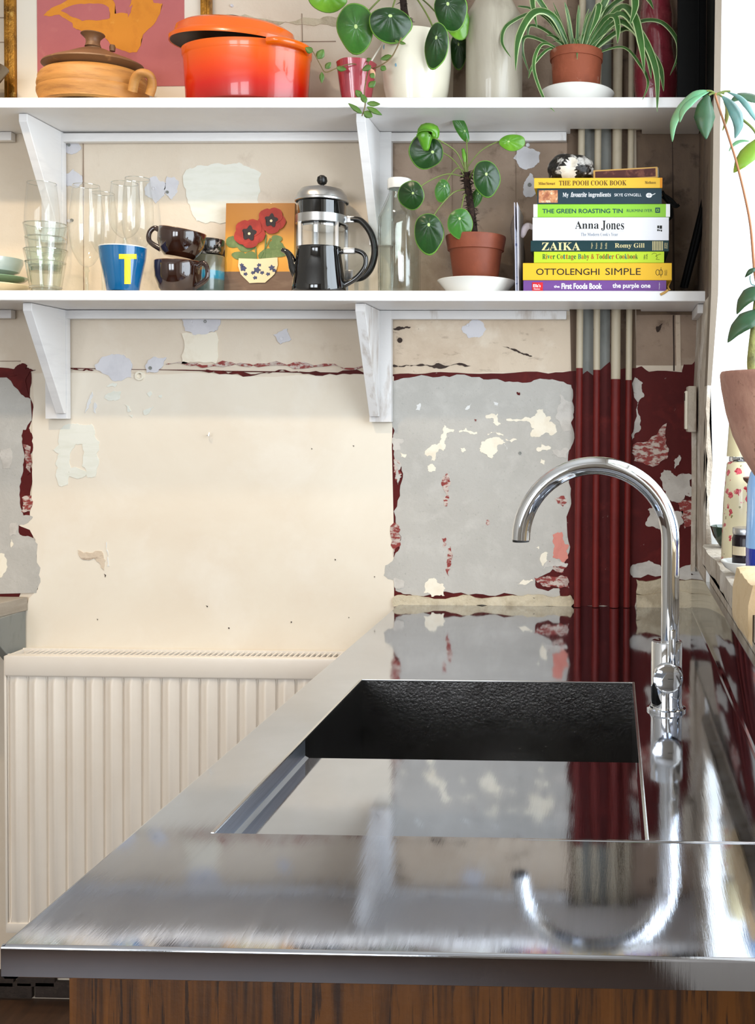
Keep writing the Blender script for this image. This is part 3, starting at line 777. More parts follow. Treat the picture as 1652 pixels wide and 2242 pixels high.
# sink: shallow drainer in front, deep bowl behind
def sheet(name, quads, m_, **k):
    bm = bmesh.new()
    for q in quads: bm.faces.new([bm.verts.new((p[0], p[1] - OY, p[2])) for p in q])
    bmesh.ops.remove_doubles(bm, verts=bm.verts, dist=1e-5)
    me = bpy.data.meshes.new(name); bm.to_mesh(me); bm.free()
    o = link(name, me, m_, t, **k)
    md = o.modifiers.new('thick', 'SOLIDIFY'); md.thickness = .0012; md.offset = -1
    return o
DL, DB = -.0255, -.19
sheet('drainer', [[(SX0, SYL, DL), (SX0, SY1, DL), (SX1, SY1, DL), (SX1, SYL, DL)][::-1],
                  [(SX1, SYL, DL), (SX1, SY1, DL), (SX1, SY1, -.0015), (SX1, SYL, -.0015)],
                  [(SX0, SY1, DL), (SX0, SY1, -.0015), (SX1, SY1, -.0015), (SX1, SY1, DL)]], 'steel')
tmp_side = sheet('drainer_side', [[(SX0, SYL, DL + .004), (SX0, SYL, -.0015), (SX0, SY1, -.0015), (SX0, SY1, DL + .004)], [(SX0 + .006, SYL, DL + .0003), (SX0, SYL, DL + .004), (SX0, SY1, DL + .004), (SX0 + .006, SY1, DL + .0003)]], 'satin')
sheet('bowl', [[(SX0, SYL, DB), (SX0, SY0, DB), (SX1, SY0, DB), (SX1, SYL, DB)],
               [(SX0, SY0, DB), (SX0, SY0, -.0015), (SX1, SY0, -.0015), (SX1, SY0, DB)][::-1],
               [(SX0, SYL, DB), (SX0, SYL, -.0015), (SX0, SY0, -.0015), (SX0, SY0, DB)][::-1],
               [(SX1, SYL, DB), (SX1, SY0, DB), (SX1, SY0, -.0015), (SX1, SYL, -.0015)][::-1],
               [(SX0, SYL, DB), (SX1, SYL, DB), (SX1, SYL, DL), (SX0, SYL, DL)][::-1]], 'basin', label='deep dark bowl')
lathe('waste', [(0, 0), (.02, .001), (.022, .004), (.038, .004), (.042, .0)], 'chrome', t, 32, loc=((SX0 + SX1) / 2, (SY0 + SYL) / 2 - OY, DB + .0008))
bm = bmesh.new()
w_ = .0036
for a in ((SX0 - w_, SX1 + w_, SY0, SY0 + w_), (SX0 - w_, SX0, SY1, SY0), (SX1, SX1 + w_, SY1, SY0)):
    add_box(bm, a[0], a[1], a[2] - OY, a[3] - OY, -.002, .0007, .0004)
link('sink_rim', bm_mesh('sink_rim', bm), 'thinedge', t, auto=.9)
# wall plaster between upstand and sill is the pier/wall itself; grime line along the upstand
cup = thing('base_cupboard', 'dark brown oak-veneered cupboard end below the steel worktop', 'cupboard', (-.15, -.72, 0))
box('end_panel', -.455 + .15, .17 + .15, -.715, -.695, .08, ZC - .0285, 'oak', cup, .001)
box('carcass', -.450 + .15, .165 + .15, -.694, .62, .08, ZC - .20, 'oak', cup)
box('plinth', -.43 + .15, .165 + .15, -.66, .62, 0.0, .079, 'brick', cup)
box('side_rail', -.450 + .15, -.432 + .15, -.694, .62, ZC - .199, ZC - .029, 'oak', cup)

# ------------------------------------------------------------------ tap
tb = P(1456, 1553, -.826)
yt = -2.30 + 2300 / 1563.0
t = thing('kitchen_tap', 'chrome swan-neck mixer tap standing beside the sink', 'tap', (P(1458, 1555, yt).x, yt, ZC + .0001))
lx = t.location.x
def pl(px, py, dy=0):
    p = P(px, py, yt + dy); return Vector((p.x - lx, dy, p.z - ZC))
lathe('base_flange', [(0, 0), (.0275, 0), (.0275, .003), (.024, .0045), (.0235, .007), (.0225, .007), (.0225, .0095), (0, .0095)], 'chrome', t, 48)
zb_ = pl(1462, 1403).z
bm_r = .0218
lathe('body', [(0, .0096), (bm_r, .0096), (bm_r, zb_ - .0015), (bm_r - .0012, zb_), (bm_r - .006, zb_ - .0008), (.0, zb_ - .003)], 'chrome', t, 48)
xc = pl(1467, 1183); r0 = (pl(1467, 1183) - pl(1303, 1183)).length
cx_ = pl(1303, 1183).x; cz_ = pl(1303, 1183).z
pts = [(xc.x, 0, zb_ - .006), (xc.x, 0, zb_ + .05), (xc.x, 0, cz_ - .03)]
for i in range(33):
    a = PI * i / 32 * 1.0
    pts.append((cx_ + r0 * math.cos(a), 0, cz_ + r0 * math.sin(a)))
tube('spout', pts, .0128, 'chrome', t, 40)
lathe('aerator', [(.0085, 0), (.0118, 0), (.0118, .006), (.0085, .006)], 'chromedark', t, 32, loc=(pts[-1][0], 0, pts[-1][2] - .003))
kb = pl(1467, 1487, -.034)
kn = lathe('mixer_knob', [(0, 0), (.0205, 0), (.0208, .026), (.0205, .0285), (.0196, .0297), (.0180, .0300), (.0176, .0296), (.012, .0302), (.006, .0305), (0, .0306)], 'chrome', t, 48, loc=(kb.x * .6, -.004, kb.z))
kn.rotation_euler = (PI / 2, 0, math.radians(-4))
box('marker', kb.x - .0035, kb.x + .0035, -.0350, -.0342, kb.z - .0004, kb.z + .0004, 'chromedark', t)
lv = pl(1471, 1380, -.026)
tube('lever', [(lv.x, -.026, kb.z + .015), (lv.x, -.026, lv.z - .0015), (lv.x, -.026, lv.z)], [.0050, .0050, .0046], 'chrome', t, 20)

# ------------------------------------------------------------------ things on the shelves
def S(y): return 2300.0 / (y + 2.30)
def on(which, px, y):
    """base point on a shelf, under photo column px, at distance y from the wall"""
    x = P(px, 213 if which == 'u' else 637, y).x
    return (x, y, ztop(which, x) + .0004)
def loc_z(t, py, dy=0.0, px=800): return P(px, py, t.location.y + dy).z - t.location.z
def L(t, px, py, dy=0.0):
    """pixel -> coordinates local to thing t, dy in front of / behind its axis"""
    p = P(px, py, t.location.y + dy); return Vector((p.x - t.location.x, dy, p.z - t.location.z))


# framed print
M['gold'] = mat('old_gilt', '#a9762a', 0.35, .75, layers=[('#5f3d12', 30, .5, .65, .8), ('#e0b25c', 60, .6, .7, .6)], bump=(120, .6, .003))
M['mount'] = mat('cream_mount', '#e6ddce', .8)
M['printpink'] = mat('print_dusty_pink', '#bd6968', .75, layers=[('#b05f62', 9, .45, .7, .6), ('#c77b74', 30, .6, .7, .4)])
M['printorange'] = mat('print_orange', '#dc8a24', .75, layers=[('#c9761a', 22, .5, .7, .7), ('#e8a443', 40, .62, .7, .5)])
yp = -.0125
t = thing('framed_print', 'gilt-framed print of orange brush strokes on dusty pink', 'picture', (P(238, 0, yp).x, yp, ztop('u', -1.1) + .0004))
fx0, fx1 = L(t, 14, 0).x, L(t, 463, 0).x; fh = .50
for a in ((fx0, fx0 + .024, 0, fh), (fx1 - .021, fx1, 0, fh)): box('frame_side', a[0], a[1], -.012, .008, a[2], a[3], 'gold', t, .003)
box('frame_rail', fx0 + .0245, fx1 - .0215, -.012, .008, 0, .022, 'gold', t, .003); box('frame_rail', fx0 + .0245, fx1 - .0215, -.012, .008, fh - .022, fh, 'gold', t, .003)
for x_ in (fx0 + .008, fx1 - .008): tube('beading', [(x_, -.0125, .004), (x_, -.0125, fh - .004)], .0022, 'gold', t, 6)
box('mount_board', fx0 + .0245, fx1 - .0215, -.003, .006, .0225, fh - .0225, 'mount', t)
pa = L(t, 82, 190, -.004); pb = L(t, 403, 0, -.004)
box('print_ground', pa.x, pb.x, -.0042, -.0032, pa.z, fh - .06, 'printpink', t)
def flat(name, t, pts, dy, th, m_, seed=1, lv=2, amp=.08):
    q = rag(pts, lv, amp, seed); pl_ = [L(t, a, b, dy) for a, b in q]
    return prism(name, [(p.x, p.z) for p in pl_], 'y', dy - th, dy, m_, t)
q1 = [(95, 34), (112, 18), (140, 5), (165, -8), (215, -10), (245, -2), (252, 10), (251, 30), (262, 28), (280, 30), (288, 0), (300, -20), (330, -14), (336, 6), (356, 8), (350, 30), (330, 60), (313, 76), (308, 100), (300, 114), (284, 116),
      (262, 108), (240, 95), (228, 80), (195, 76), (175, 66), (160, 60), (158, 50), (130, 32), (108, 36)]
flat('print_shape', t, q1, -.0043, .0004, 'printorange', 3)
flat('print_gap', t, [(133, 24), (152, 14), (185, 9), (225, 9), (238, 16), (240, 40), (210, 45), (180, 46), (160, 38)], -.0048, .0003, 'printpink', 4)
flat('print_gap', t, [(276, 20), (290, 10), (286, 28), (280, 38)], -.0048, .0003, 'printpink', 5)
t = thing('metal_dish', 'thin grey metal dish edge at the far left of the upper shelf', 'dish', on('u', -62, -.10))
h_ = loc_z(t, 140)
lathe('bowl', [(0, .001), (.03, .001), (.034, h_ * .4), (.058, h_ * .8), (.0695, h_), (.0705, h_ + .001), (.069, h_ + .002), (.055, h_ * .85), (0, h_ * .45)], mat('pewter', '#77746e', .3, 1.0), t, 48)

# clay casserole
M['clay'] = mat('stoneware_tan', '#a57338', .55, layers=[('#754920', 14, .5, .7, .7, (1, 1, 7)), ('#bb8f50', 7, .5, .7, .6, (1, 1, 4))], bump=(26, .35, .004), stretch=(1, 1, 3))
M['claylid'] = mat('stoneware_brown', '#6f4c2e', .5, layers=[('#5c3d22', 10, .45, .7, .8, (1, 1, 3)), ('#a8794a', 26, .58, .7, .6)], bump=(26, .35, .004))
t = thing('clay_casserole', 'tan stoneware casserole with a brown knobbed lid and side lug', 'casserole', on('u', 204, -.118))
s_ = S(-.118)
r = 119 / s_
def lz(py): return loc_z(t, py, 0)
prof = [(0, .002), (r * .92, .002), (r * .96, .006), (r * .95, .012), (r * 1.0, lz(206)), (r * 1.0, lz(198)), (r * .985, lz(196)), (r * 1.0, lz(188)), (r * .99, lz(180)), (r * .975, lz(178)), (r * .975, lz(170)), (r * .93, lz(163)), (r * .88, lz(158)), (r * .80, lz(155)), (r * .78, lz(157)), (r * .7, lz(170)), (0, .02)]
lathe('pot', prof, 'clay', t, 64, 1, .76)
rl = 109 / s_
lathe('lid', [(0, lz(156)), (rl * .74, lz(157)), (rl * .78, lz(154)), (rl * .95, lz(146)), (rl, lz(142)), (rl * .99, lz(139)), (rl * .84, lz(131)), (rl * .6, lz(121)), (rl * .3, lz(107)), (rl * .16, lz(103)), (rl * .15, lz(98))], 'claylid', t, 64, 1, .76)
lathe('lid_knob', [(0, lz(99)), (rl * .155, lz(99)), (rl * .13, lz(90)), (rl * .14, lz(82)), (rl * .20, lz(75)), (rl * .23, lz(72)), (rl * .22, lz(70)), (rl * .14, lz(68.5)), (rl * .13, lz(70)), (0, lz(70))], 'claylid', t, 40)
lathe('steam_nub', [(0, -.006), (.0055, -.006), (.0065, .002), (.005, .007), (0, .0075)], 'claylid', t, 20, loc=tuple(Vector((L(t, 246, 106, .03)))))
a = L(t, 300, 172, -.075)
bm = bmesh.new()
hp = [L(t, 290, 200, -.055), L(t, 296, 172, -.062), L(t, 310, 160, -.066), L(t, 328, 166, -.060), L(t, 333, 186, -.05), L(t, 327, 208, -.045)]
tube_bm(bm, smooth_path(hp, 5), .0088, 14, 1.2)
link('lug_handle', bm_mesh('lug_handle', bm), 'clay', t, auto=1.2)

# orange casserole (oval cast iron)
def gradient_mat(name, z0, z1, stops, rough, coat):
    m, nt, b = nt_new(name)
    tc = N(nt, 'ShaderNodeTexCoord'); sp_ = N(nt, 'ShaderNodeSeparateXYZ'); nt.links.new(tc.outputs['Object'], sp_.inputs[0])
    mr = N(nt, 'ShaderNodeMapRange'); mr.inputs[1].default_value = z0; mr.inputs[2].default_value = z1
    nt.links.new(sp_.outputs[2], mr.inputs[0])
    r_ = N(nt, 'ShaderNodeValToRGB'); nt.links.new(mr.outputs[0], r_.inputs[0])
    e = r_.color_ramp.elements; e[0].position = stops[0][0]; e[0].color = lin(stops[0][1]); e[1].position = stops[-1][0]; e[1].color = lin(stops[-1][1])
    for p_, c_ in stops[1:-1]: k_ = e.new(p_); k_.color = lin(c_)
    nt.links.new(r_.outputs[0], b.inputs['Base Color']); b.inputs['Roughness'].default_value = rough
    b.inputs['Coat Weight'].default_value = coat; b.inputs['Coat Roughness'].default_value = .03
    return m
M['enamel'] = gradient_mat('orange_enamel', .0, .11, [(0, '#8e0a02'), (.3, '#b81402'), (.6, '#d43c00'), (1, '#de5c00')], .25, .45)
M['enamelid'] = mat('orange_enamel_lid', '#e06200', .25, coat=.45, layers=[('#d05200', 4, .4, .8, .5)])
M['blackenamel'] = mat('matt_black_enamel', '#15120f', .45)
t = thing('cast_iron_casserole', 'glossy orange enamelled cast-iron casserole with its lid set askew', 'casserole', on('u', 541, -.113))
s_ = S(-.113); rx = 139 / s_; ry = .086 / rx
zt_ = lz(108) if False else loc_z(t, 112, 0)
lathe('pot', [(0, .001), (rx * .86, .001), (rx * .93, .004), (rx * .955, .012), (rx * .975, zt_ * .5), (rx * .995, zt_ - .018), (rx * 1.0, zt_ - .016), (rx * 1.015, zt_ - .013), (rx * 1.02, zt_), (rx * .985, zt_ + .001), (rx * .96, zt_ - .01), (rx * .93, .02), (0, .012)],
      ['enamel', 'blackenamel'], t, 80, 1, ry, matfn=lambda j, i: 1 if j >= 10 else 0)
zl = zt_ + .002; rlx = 141 / s_; sy = .086 / rlx
lid = lathe('lid', [(0, .004), (rlx * .9, .003), (rlx * .985, -.003), (rlx * 1.005, -.004), (rlx * 1.01, .004), (rlx * .97, .009), (rlx * .94, .012), (rlx * .91, .026), (rlx * .80, .035), (rlx * .4, .040), (0, .041)],
            ['blackenamel', 'enamelid'], t, 80, 1, sy, matfn=lambda j, i: 0 if j < 2 else 1)
c_ = L(t, 513, 98, 0); lid.location = (c_.x, 0, c_.z + .001); lid.rotation_euler = (0, math.radians(3.2), 0)
lathe('lid_knob', [(0, .03), (.012, .03), (.012, .047), (.019, .050), (.019, .055), (0, .056)], 'blackenamel', t, 32, loc=(c_.x, .0, c_.z))
for sgn in (-1, 1):
    ang = math.radians(-38) if sgn > 0 else math.radians(142)
    bm = bmesh.new(); q = []
    hz = zt_ - .008
    cxh, cyh = rx * math.cos(ang), .086 * math.sin(ang)
    tx, ty = -math.sin(ang), math.cos(ang); nx, ny = math.cos(ang), math.sin(ang)
    for u, d in ((-.046, -.006), (-.036, .012), (-.02, .021), (0, .023), (.02, .021), (.036, .012), (.046, -.006)):
        q.append((cxh + tx * u + nx * d, cyh + ty * u + ny * d, hz))
    tube_bm(bm, smooth_path(q, 4), .0075, 14)
    link('loop_handle', bm_mesh('loop_handle', bm), 'enamelid', t, auto=1.2)

# little pink pot and vine
M['pinkglaze'] = mat('raspberry_glaze', '#a03a46', .2, coat=.8, layers=[('#7c2734', 16, .5, .7, .6), ('#c07a6c', 26, .64, .72, .5)], bump=(20, .25, .004))
M['soil'] = mat('soil', '#2a1c13', .95, bump=(200, 1, .004))
M['vine'] = mat('vine_leaf', '#3f6a26', .4, layers=[('#5f8b38', 30, .5, .7, .6)], sss=.1)
M['vinestem'] = mat('vine_stem', '#6d5a35', .6)
t = thing('small_flower_pot', 'small raspberry-glazed flower pot on its saucer, holding a trailing vine', 'pot', on('u', 780, -.120))
s_ = S(-.12)
zt_ = loc_z(t, 140)
lathe('pot', [(0, .009), (30 / s_, .009), (31 / s_, .012), (34 / s_, .03), (42 / s_, zt_ - .004), (43 / s_, zt_), (41 / s_, zt_ + .001), (38 / s_, zt_ - .006), (33 / s_, .03), (0, .02)], 'pinkglaze', t, 48, fn=lambda a, z: 1 + .025 * math.sin(6 * a + .6) * min(1, max(0, (z - .015) * 40)))
lathe('saucer', [(0, 0), (29 / s_, 0), (38 / s_, .006), (38 / s_, .008), (30 / s_, .0085), (0, .006)], 'pinkglaze', t, 40)
lathe('soil', [(0, zt_ - .010), (37.0 / s_, zt_ - .0105)], 'soil', t, 24)


def ribbon_mesh(name, pts, widths, normal=(0, -1, 0), fold=.18, mats=('vine',), parent=None, edge=0.0, cross=4, sm=4, twist=0.0, **k):
    """leaf blade along pts; widths at each input point"""
    q = smooth_path(pts, sm) if sm > 1 else [Vector(p) for p in pts]
    ww = []
    for i in range(len(q)):
        tt = i / (len(q) - 1) * (len(widths) - 1); a_ = min(int(tt), len(widths) - 2); ww.append(widths[a_] + (widths[a_ + 1] - widths[a_]) * (tt - a_))
    bm = bmesh.new(); rows = []
    us = [-1, -.5, 0, .5, 1] if not edge else [-1, -1 + edge, 0, 1 - edge, 1]
    for i, p in enumerate(q):
        tg = (q[min(i + 1, len(q) - 1)] - q[max(i - 1, 0)]).normalized()
        n_ = Vector(normal); n_ = n_ - tg * n_.dot(tg)
        n_ = n_.normalized() if n_.length > 1e-4 else Vector((0, 0, 1))
        if twist: n_ = Matrix.Rotation(twist * i / len(q), 3, tg) @ n_
        sd = tg.cross(n_).normalized(); w = max(ww[i], .0002)
        rows.append([bm.verts.new(p + sd * (u * w) - n_ * (fold * w * abs(u) - fold * w * .5) * (1)) for u in us])
    for a_, b_ in zip(rows, rows[1:]):
        for i in range(len(us) - 1):
            f = bm.faces.new((a_[i], a_[i + 1], b_[i + 1], b_[i]))
            if edge and i in (0, len(us) - 2): f.material_index = 1
    me = bpy.data.meshes.new(name); bm.to_mesh(me); bm.free()
    o = link(name, me, list(mats), parent, smooth=True, **k)
    md = o.modifiers.new('thick', 'SOLIDIFY'); md.thickness = .0004
    return o


def leaf_px(t, base, tip, wpx, dy, m_='vine', name='leaf', bend=.0, dyt=None, **k):
    dyt = dy if dyt is None else dyt
    a = L(t, base[0], base[1], dy); b = L(t, tip[0], tip[1], dyt); s_ = S(t.location.y + dy)
    d = b - a; perp = Vector((-d.z, 0, d.x)) * bend
    pts = [a, a + d * .3 + perp * .8, a + d * .62 + perp, b]
    w = wpx / s_ / 2
    return ribbon_mesh(name, [a, a + d * .25 + perp * .6, a + d * .5 + perp, a + d * .78 + perp * .6, b], [w * .15, w * .88, w, w * .62, .0003], (0.05, -1, .15), .25, (m_,), t, sm=3, **k)


vn = thing('trailing_vine', 'thin green vine trailing out of the raspberry pot and over the shelf edge', 'plant', (t.location.x, t.location.y, t.location.z + zt_ - .009))
V = lambda x, y, d=0: L(vn, x, y, d)
tube('stem', [V(790, 146), V(775, 140, -.045), V(757, 142, -.05), V(735, 150, -.05), V(712, 158, -.07), V(700, 140, -.09), V(688, 118, -.098), V(684, 112, -.10)], .0012, 'vinestem', vn, 6, 4)
tube('stem', [V(800, 146), V(815, 150, -.04), V(835, 142, -.05), V(855, 127, -.05), V(868, 105, -.05), V(878, 82, -.05)], .0013, 'vinestem', vn, 6, 4)
tube('stem', [V(795, 146), V(804, 134, -.03), V(806, 150, -.05), V(800, 180, -.085), V(797, 205, -.095), V(799, 230, -.095), V(792, 254, -.095)], .0012, 'vinestem', vn, 6, 4)
tube('stem', [V(806, 146), V(818, 125, .0), V(842, 88, .01)], .0018, 'mount', vn, 6, 4)
for b_, t_, w_, d_ in (((684, 114), (668, 104), 16, -.10), ((694, 128), (708, 108), 20, -.095), ((704, 158), (704, 182), 11, -.05), ((712, 150), (724, 136), 14, -.05), ((736, 148), (758, 152), 14, -.05), ((812, 144), (792, 154), 15, -.06),
                       ((833, 146), (845, 153), 14, -.05), ((857, 122), (832, 130), 14, -.05), ((873, 92), (888, 96), 8, -.05), ((871, 92), (864, 88), 8, -.05), ((800, 133), (812, 128), 10, -.03), ((806, 190), (822, 178), 16, -.08), ((790, 212), (778, 197), 16, -.095),
                       ((803, 226), (832, 228), 13, -.097), ((803, 234), (836, 252), 13, -.097), ((796, 245), (815, 256), 18, -.097), ((792, 248), (762, 226), 12, -.097), ((801, 225), (790, 205), 14, -.099), ((811, 170), (818, 160), 14, -.075)):
    leaf_px(vn, b_, t_, w_, d_, 'vine')
leaf_px(vn, (812, 150), (819, 172), 12, -.07, mat('dry_leaf', '#c79a78', .7))

# white planter with the large round-leaved plant
M['ivory'] = mat('ivory_glaze', '#e4ddc8', .3, coat=.4, layers=[('#efeadd', 4, .5, .7, .5)])
t = thing('white_planter', 'large ivory egg-shaped planter with small blue flecks on the upper shelf', 'planter', on('u', 911, -.085))
s_ = S(-.085); zt_ = loc_z(t, 84); r = 75 / s_
lathe('pot', [(0, 0), (r * .72, 0), (r * .80, .004), (r * .93, zt_ * .3), (r * 1.0, zt_ * .58), (r * 1.01, zt_ * .72), (r * .985, zt_ - .003), (r * .97, zt_), (r * .94, zt_ - .002), (r * .95, zt_ * .7), (r * .7, .02), (0, .015)], 'ivory', t, 64)
lathe('soil', [(0, zt_ - .016), (r * .93, zt_ - .017)], 'soil', t, 30)
for i, (a, b, c_) in enumerate(((852, 103, 4), (900, 116, 4), (899, 108, 3), (880, 142, 2.4), (908, 105, 1.8), (858, 90, 2))):
    p_ = L(t, a, b, 0); dx = p_.x; dd = -math.sqrt(max(0, (r * .985) ** 2 - dx * dx)); p_ = L(t, a, b, dd)
    o = lathe('blue_fleck', [(0, .0), (c_ / s_ * .6, .0002), (c_ / s_, .0)], mat('blue_fleck', '#6d8fa0', .4), t, 10); o.rotation_euler = (PI / 2, 0, 0); o.location = (dx * 1.004, dd * 1.004, p_.z); o.scale = (1, 1.6, 1)

def leafmat(name, a, b_, rough=.3):
    m, nt, bb = nt_new(name)
    co = coords(nt); f = noise(nt, co, 22, 4); c = mix(nt, ramp(nt, f, .35, .7), lin(a), lin(b_))
    nt.links.new(c, bb.inputs['Base Color']); bb.inputs['Roughness'].default_value = rough
    bb.inputs['Subsurface Weight'].default_value = .06; bb.inputs['Subsurface Scale'].default_value = .01
    bn = N(nt, 'ShaderNodeBump'); bn.inputs['Strength'].default_value = .3; bn.inputs['Distance'].default_value = .002
    nt.links.new(noise(nt, co, 55, 3), bn.inputs['Height']); nt.links.new(bn.outputs[0], bb.inputs['Normal'])
    return m
M['pl_dark'] = leafmat('pilea_dark', '#12300f', '#1f4a1a'); M['pl_mid'] = leafmat('pilea_mid', '#2a5a1e', '#3d7a2b'); M['pl_light'] = leafmat('pilea_light', '#4f8a22', '#77b033', .25)
M['pl_dot'] = mat('pilea_dot', '#b9cf86', .5); M['pl_edge'] = mat('pilea_rim', '#6c9a3a', .45)
M['petiole'] = mat('petiole', '#6f7d3c', .5)


def round_leaf(t, cx, cy, rx, ry, dy, tilt=0.0, m_='pl_dark', dot=(0.1, .25), yaw=.0, pitch=.25, cup=.22, root=None, rootdy=0.0, rr=.0014, seed=0, tip=.12, sag=.0, name='leaf'):
    s_ = S(t.location.y + dy); c = L(t, cx, cy, dy); rd = random.Random(int(cx * 7 + cy))
    bm = bmesh.new(); n = 32; rings = [0.0, .09, .3, .5, .7, .86, .95, 1.0]
    ph = rd.uniform(0, 6); Rr = []
    for k, q in enumerate(rings):
        if q == 0: Rr.append([bm.verts.new((dot[0] * rx / s_, 0, dot[1] * ry / s_))]); continue
        ring = []
        for i in range(n):
            a = 2 * PI * i / n
            wob = 1 + q * q * (.025 * math.sin(3 * a + ph) + .015 * math.sin(5 * a + 2 * ph)) + tip * q * max(0, math.cos(a + PI / 2)) ** 6
            ex, ez = math.cos(a) * rx / s_, math.sin(a) * ry / s_
            x = dot[0] * rx / s_ * (1 - q) + ex * q * wob; z = dot[1] * ry / s_ * (1 - q) + ez * q * wob
            m0 = (rx + ry) / 2 / s_
            y = m0 * (cup * q * q - .06 * math.exp(-(math.sin(a / 2 * 9 + ph) ** 2) * 4) * q * (1 - q) * 3)
            ring.append(bm.verts.new((x, y, z)))
        Rr.append(ring)
    for k, (a_, b_) in enumerate(zip(Rr, Rr[1:])):
        for i in range(n):
            f = bm.faces.new((a_[0], b_[i], b_[(i + 1) % n])) if len(a_) == 1 else bm.faces.new((a_[i], b_[i], b_[(i + 1) % n], a_[(i + 1) % n]))
            f.material_index = 1 if k == 0 else (2 if k == len(rings) - 2 else 0)
    me = bpy.data.meshes.new(name); bm.to_mesh(me); bm.free()
    o = link(name, me, [m_, 'pl_dot', 'pl_edge'], t, smooth=True)
    md = o.modifiers.new('thick', 'SOLIDIFY'); md.thickness = .0006
    o.location = c; o.rotation_euler = (pitch, tilt, yaw)
    if root:
        mt = Matrix.Translation(c) @ o.rotation_euler.to_matrix().to_4x4()
        e = mt @ Vector((dot[0] * rx / s_, .0012, dot[1] * ry / s_)); a = L(t, root[0], root[1], rootdy)
        m1 = a + (e - a) * .35 + Vector((0, .0, sag + .012)); m2 = a + (e - a) * .75 + Vector((0, .006, sag * .6 + .012))
        tube('petiole', [a, m1, m2, e], rr, 'petiole', t, 8, 4)
    return o


M['bark'] = mat('dark_bark', '#2d1d16', .9, layers=[('#58402f', 90, .55, .7, .7)], bump=(160, 1, .004))
def hairy_trunk(t, pts, rads):
    tube('trunk', pts, rads, 'bark', t, 12, 4)
    q = smooth_path(pts, 12); rd = random.Random(3); bm = bmesh.new()
    for p in q:
        for _ in range(3):
            a = rd.uniform(0, 2 * PI); d = Vector((math.cos(a), math.sin(a), rd.uniform(-.7, .4)))
            tube_bm(bm, [p, p + d * rads[0] * 1.3, p + d * rads[0] * 1.9 + Vector((0, 0, -.001))], [.0011, .0008, .0003], 5)
    o = link('leaf_scars', bm_mesh('leaf_scars', bm), 'bark', t); o['kind'] = 'stuff'
pp = thing('round_leaved_plant', 'big round-leaved plant growing from the ivory planter, leaves hanging over its rim', 'plant', (t.location.x - .01, t.location.y, t.location.z + zt_ - .0165))
hairy_trunk(pp, [(0, 0, 0), (-.006, 0, .04), L(pp, 884, 20), L(pp, 880, -60), L(pp, 884, -120)], [.008, .0075, .0075, .007, .006])
R1 = (882, 0)
for a in ((775, 58, 41, 51, -.075, 0, 'pl_mid', (.1, .0)), (854, 52, 47, 36, -.090, .0, 'pl_dark', (0, .5)), (985, 20, 37, 42, -.060, -.12, 'pl_dark', (-.1, .3)), (952, 98, 28, 47, -.10, .25, 'pl_dark', (0, .35)),
          (1003, 108, 19, 38, .035, .05, 'pl_dark', (0, .3)), (1000, 45, 28, 36, -.035, -.3, 'pl_light', (0, .2)), (714, -4, 43, 26, -.05, .1, 'pl_light', (0, .4)), (930, -60, 40, 42, -.05, 0, 'pl_mid', (0, .2)), (830, -70, 42, 40, -.04, 0, 'pl_dark', (0, .2))):
    round_leaf(pp, *a[:8], root=(884, -20 if a[1] > -30 else -60), pitch=.2, yaw=random.Random(a[0]).uniform(-.25, .25), sag=.008, rr=.0017)

# stoneware jar
M['stone'] = mat('grey_salt_glaze', '#a49b8a', .35, coat=.3, layers=[('#bcb4a3', 3, .45, .7, .7, (3, 3, .5)), ('#7d7362', 6, .55, .7, .5, (4, 4, .6)), ('#3e362c', 90, .70, .74, .8)], bump=(60, .15, .002))
t = thing('stoneware_jar', 'tall grey-beige stoneware bottle jar between the planter and the spider plant', 'jar', on('u', 1081, -.075))
s_ = S(-.075); r = 61 / s_; z1 = loc_z(t, 46); z2 = loc_z(t, 2)
lathe('body', [(0, 0), (r * .96, 0), (r, .004), (r * 1.01, z1 * .5), (r, z1), (r * .93, z1 + .012), (r * .64, z2), (r * .42, z2 + .02), (r * .36, z2 + .03), (r * .36, z2 + .05), (r * .42, z2 + .052), (r * .42, z2 + .065), (r * .3, z2 + .066), (r * .28, z2 + .03), (0, z2)], 'stone', t, 64)

# terracotta pots
M['terra'] = mat('weathered_terracotta', '#8a4428', .75, layers=[('#5e2a17', 9, .45, .7, .7), ('#c0a08c', 17, .60, .68, .6), ('#a4563a', 40, .5, .7, .5)], bump=(50, .4, .003))
M['terra2'] = mat('terracotta_brown', '#7c3a20', .6, layers=[('#572412', 9, .45, .7, .6), ('#bfa18e', 60, .70, .74, .6), ('#92492b', 20, .5, .7, .5)], bump=(50, .3, .002))
M['white_china'] = mat('white_china', '#ebe9e2', .2, coat=.5)
def saucer(t, r, h, m_='white_china'):
    lathe('saucer', [(0, 0), (r * .68, 0), (r * .72, .003), (r * .97, h - .002), (r, h), (r * .985, h + .0015), (r * .9, h - .002), (r * .66, .006), (0, .005)], m_, t, 64)
t = thing('plant_saucer', 'white china saucer under the weathered terracotta pot on the upper shelf', 'saucer', on('u', 1263, -.098))
s_ = S(-.098); h = loc_z(t, 192, -.05); saucer(t, 81 / s_, h)
pz = t.location.z + .0068
t = thing('terracotta_pot', 'small weathered terracotta pot with chalky marks, on the upper shelf', 'pot', (P(1261, 190, -.098).x, -.098, pz))
zt_ = loc_z(t, 119); r = 58 / s_; rb = 46 / s_
lathe('pot', [(0, 0), (rb, 0), (rb + .002, .003), (r * .94, zt_ - .018), (r * .985, zt_ - .018), (r, zt_ - .002), (r * .98, zt_), (r * .92, zt_ - .001), (r * .86, zt_ - .02), (0, .02)], 'terra', t, 56)
lathe('soil', [(0, zt_ - .010), (r * .895, zt_ - .011)], 'soil', t, 24)
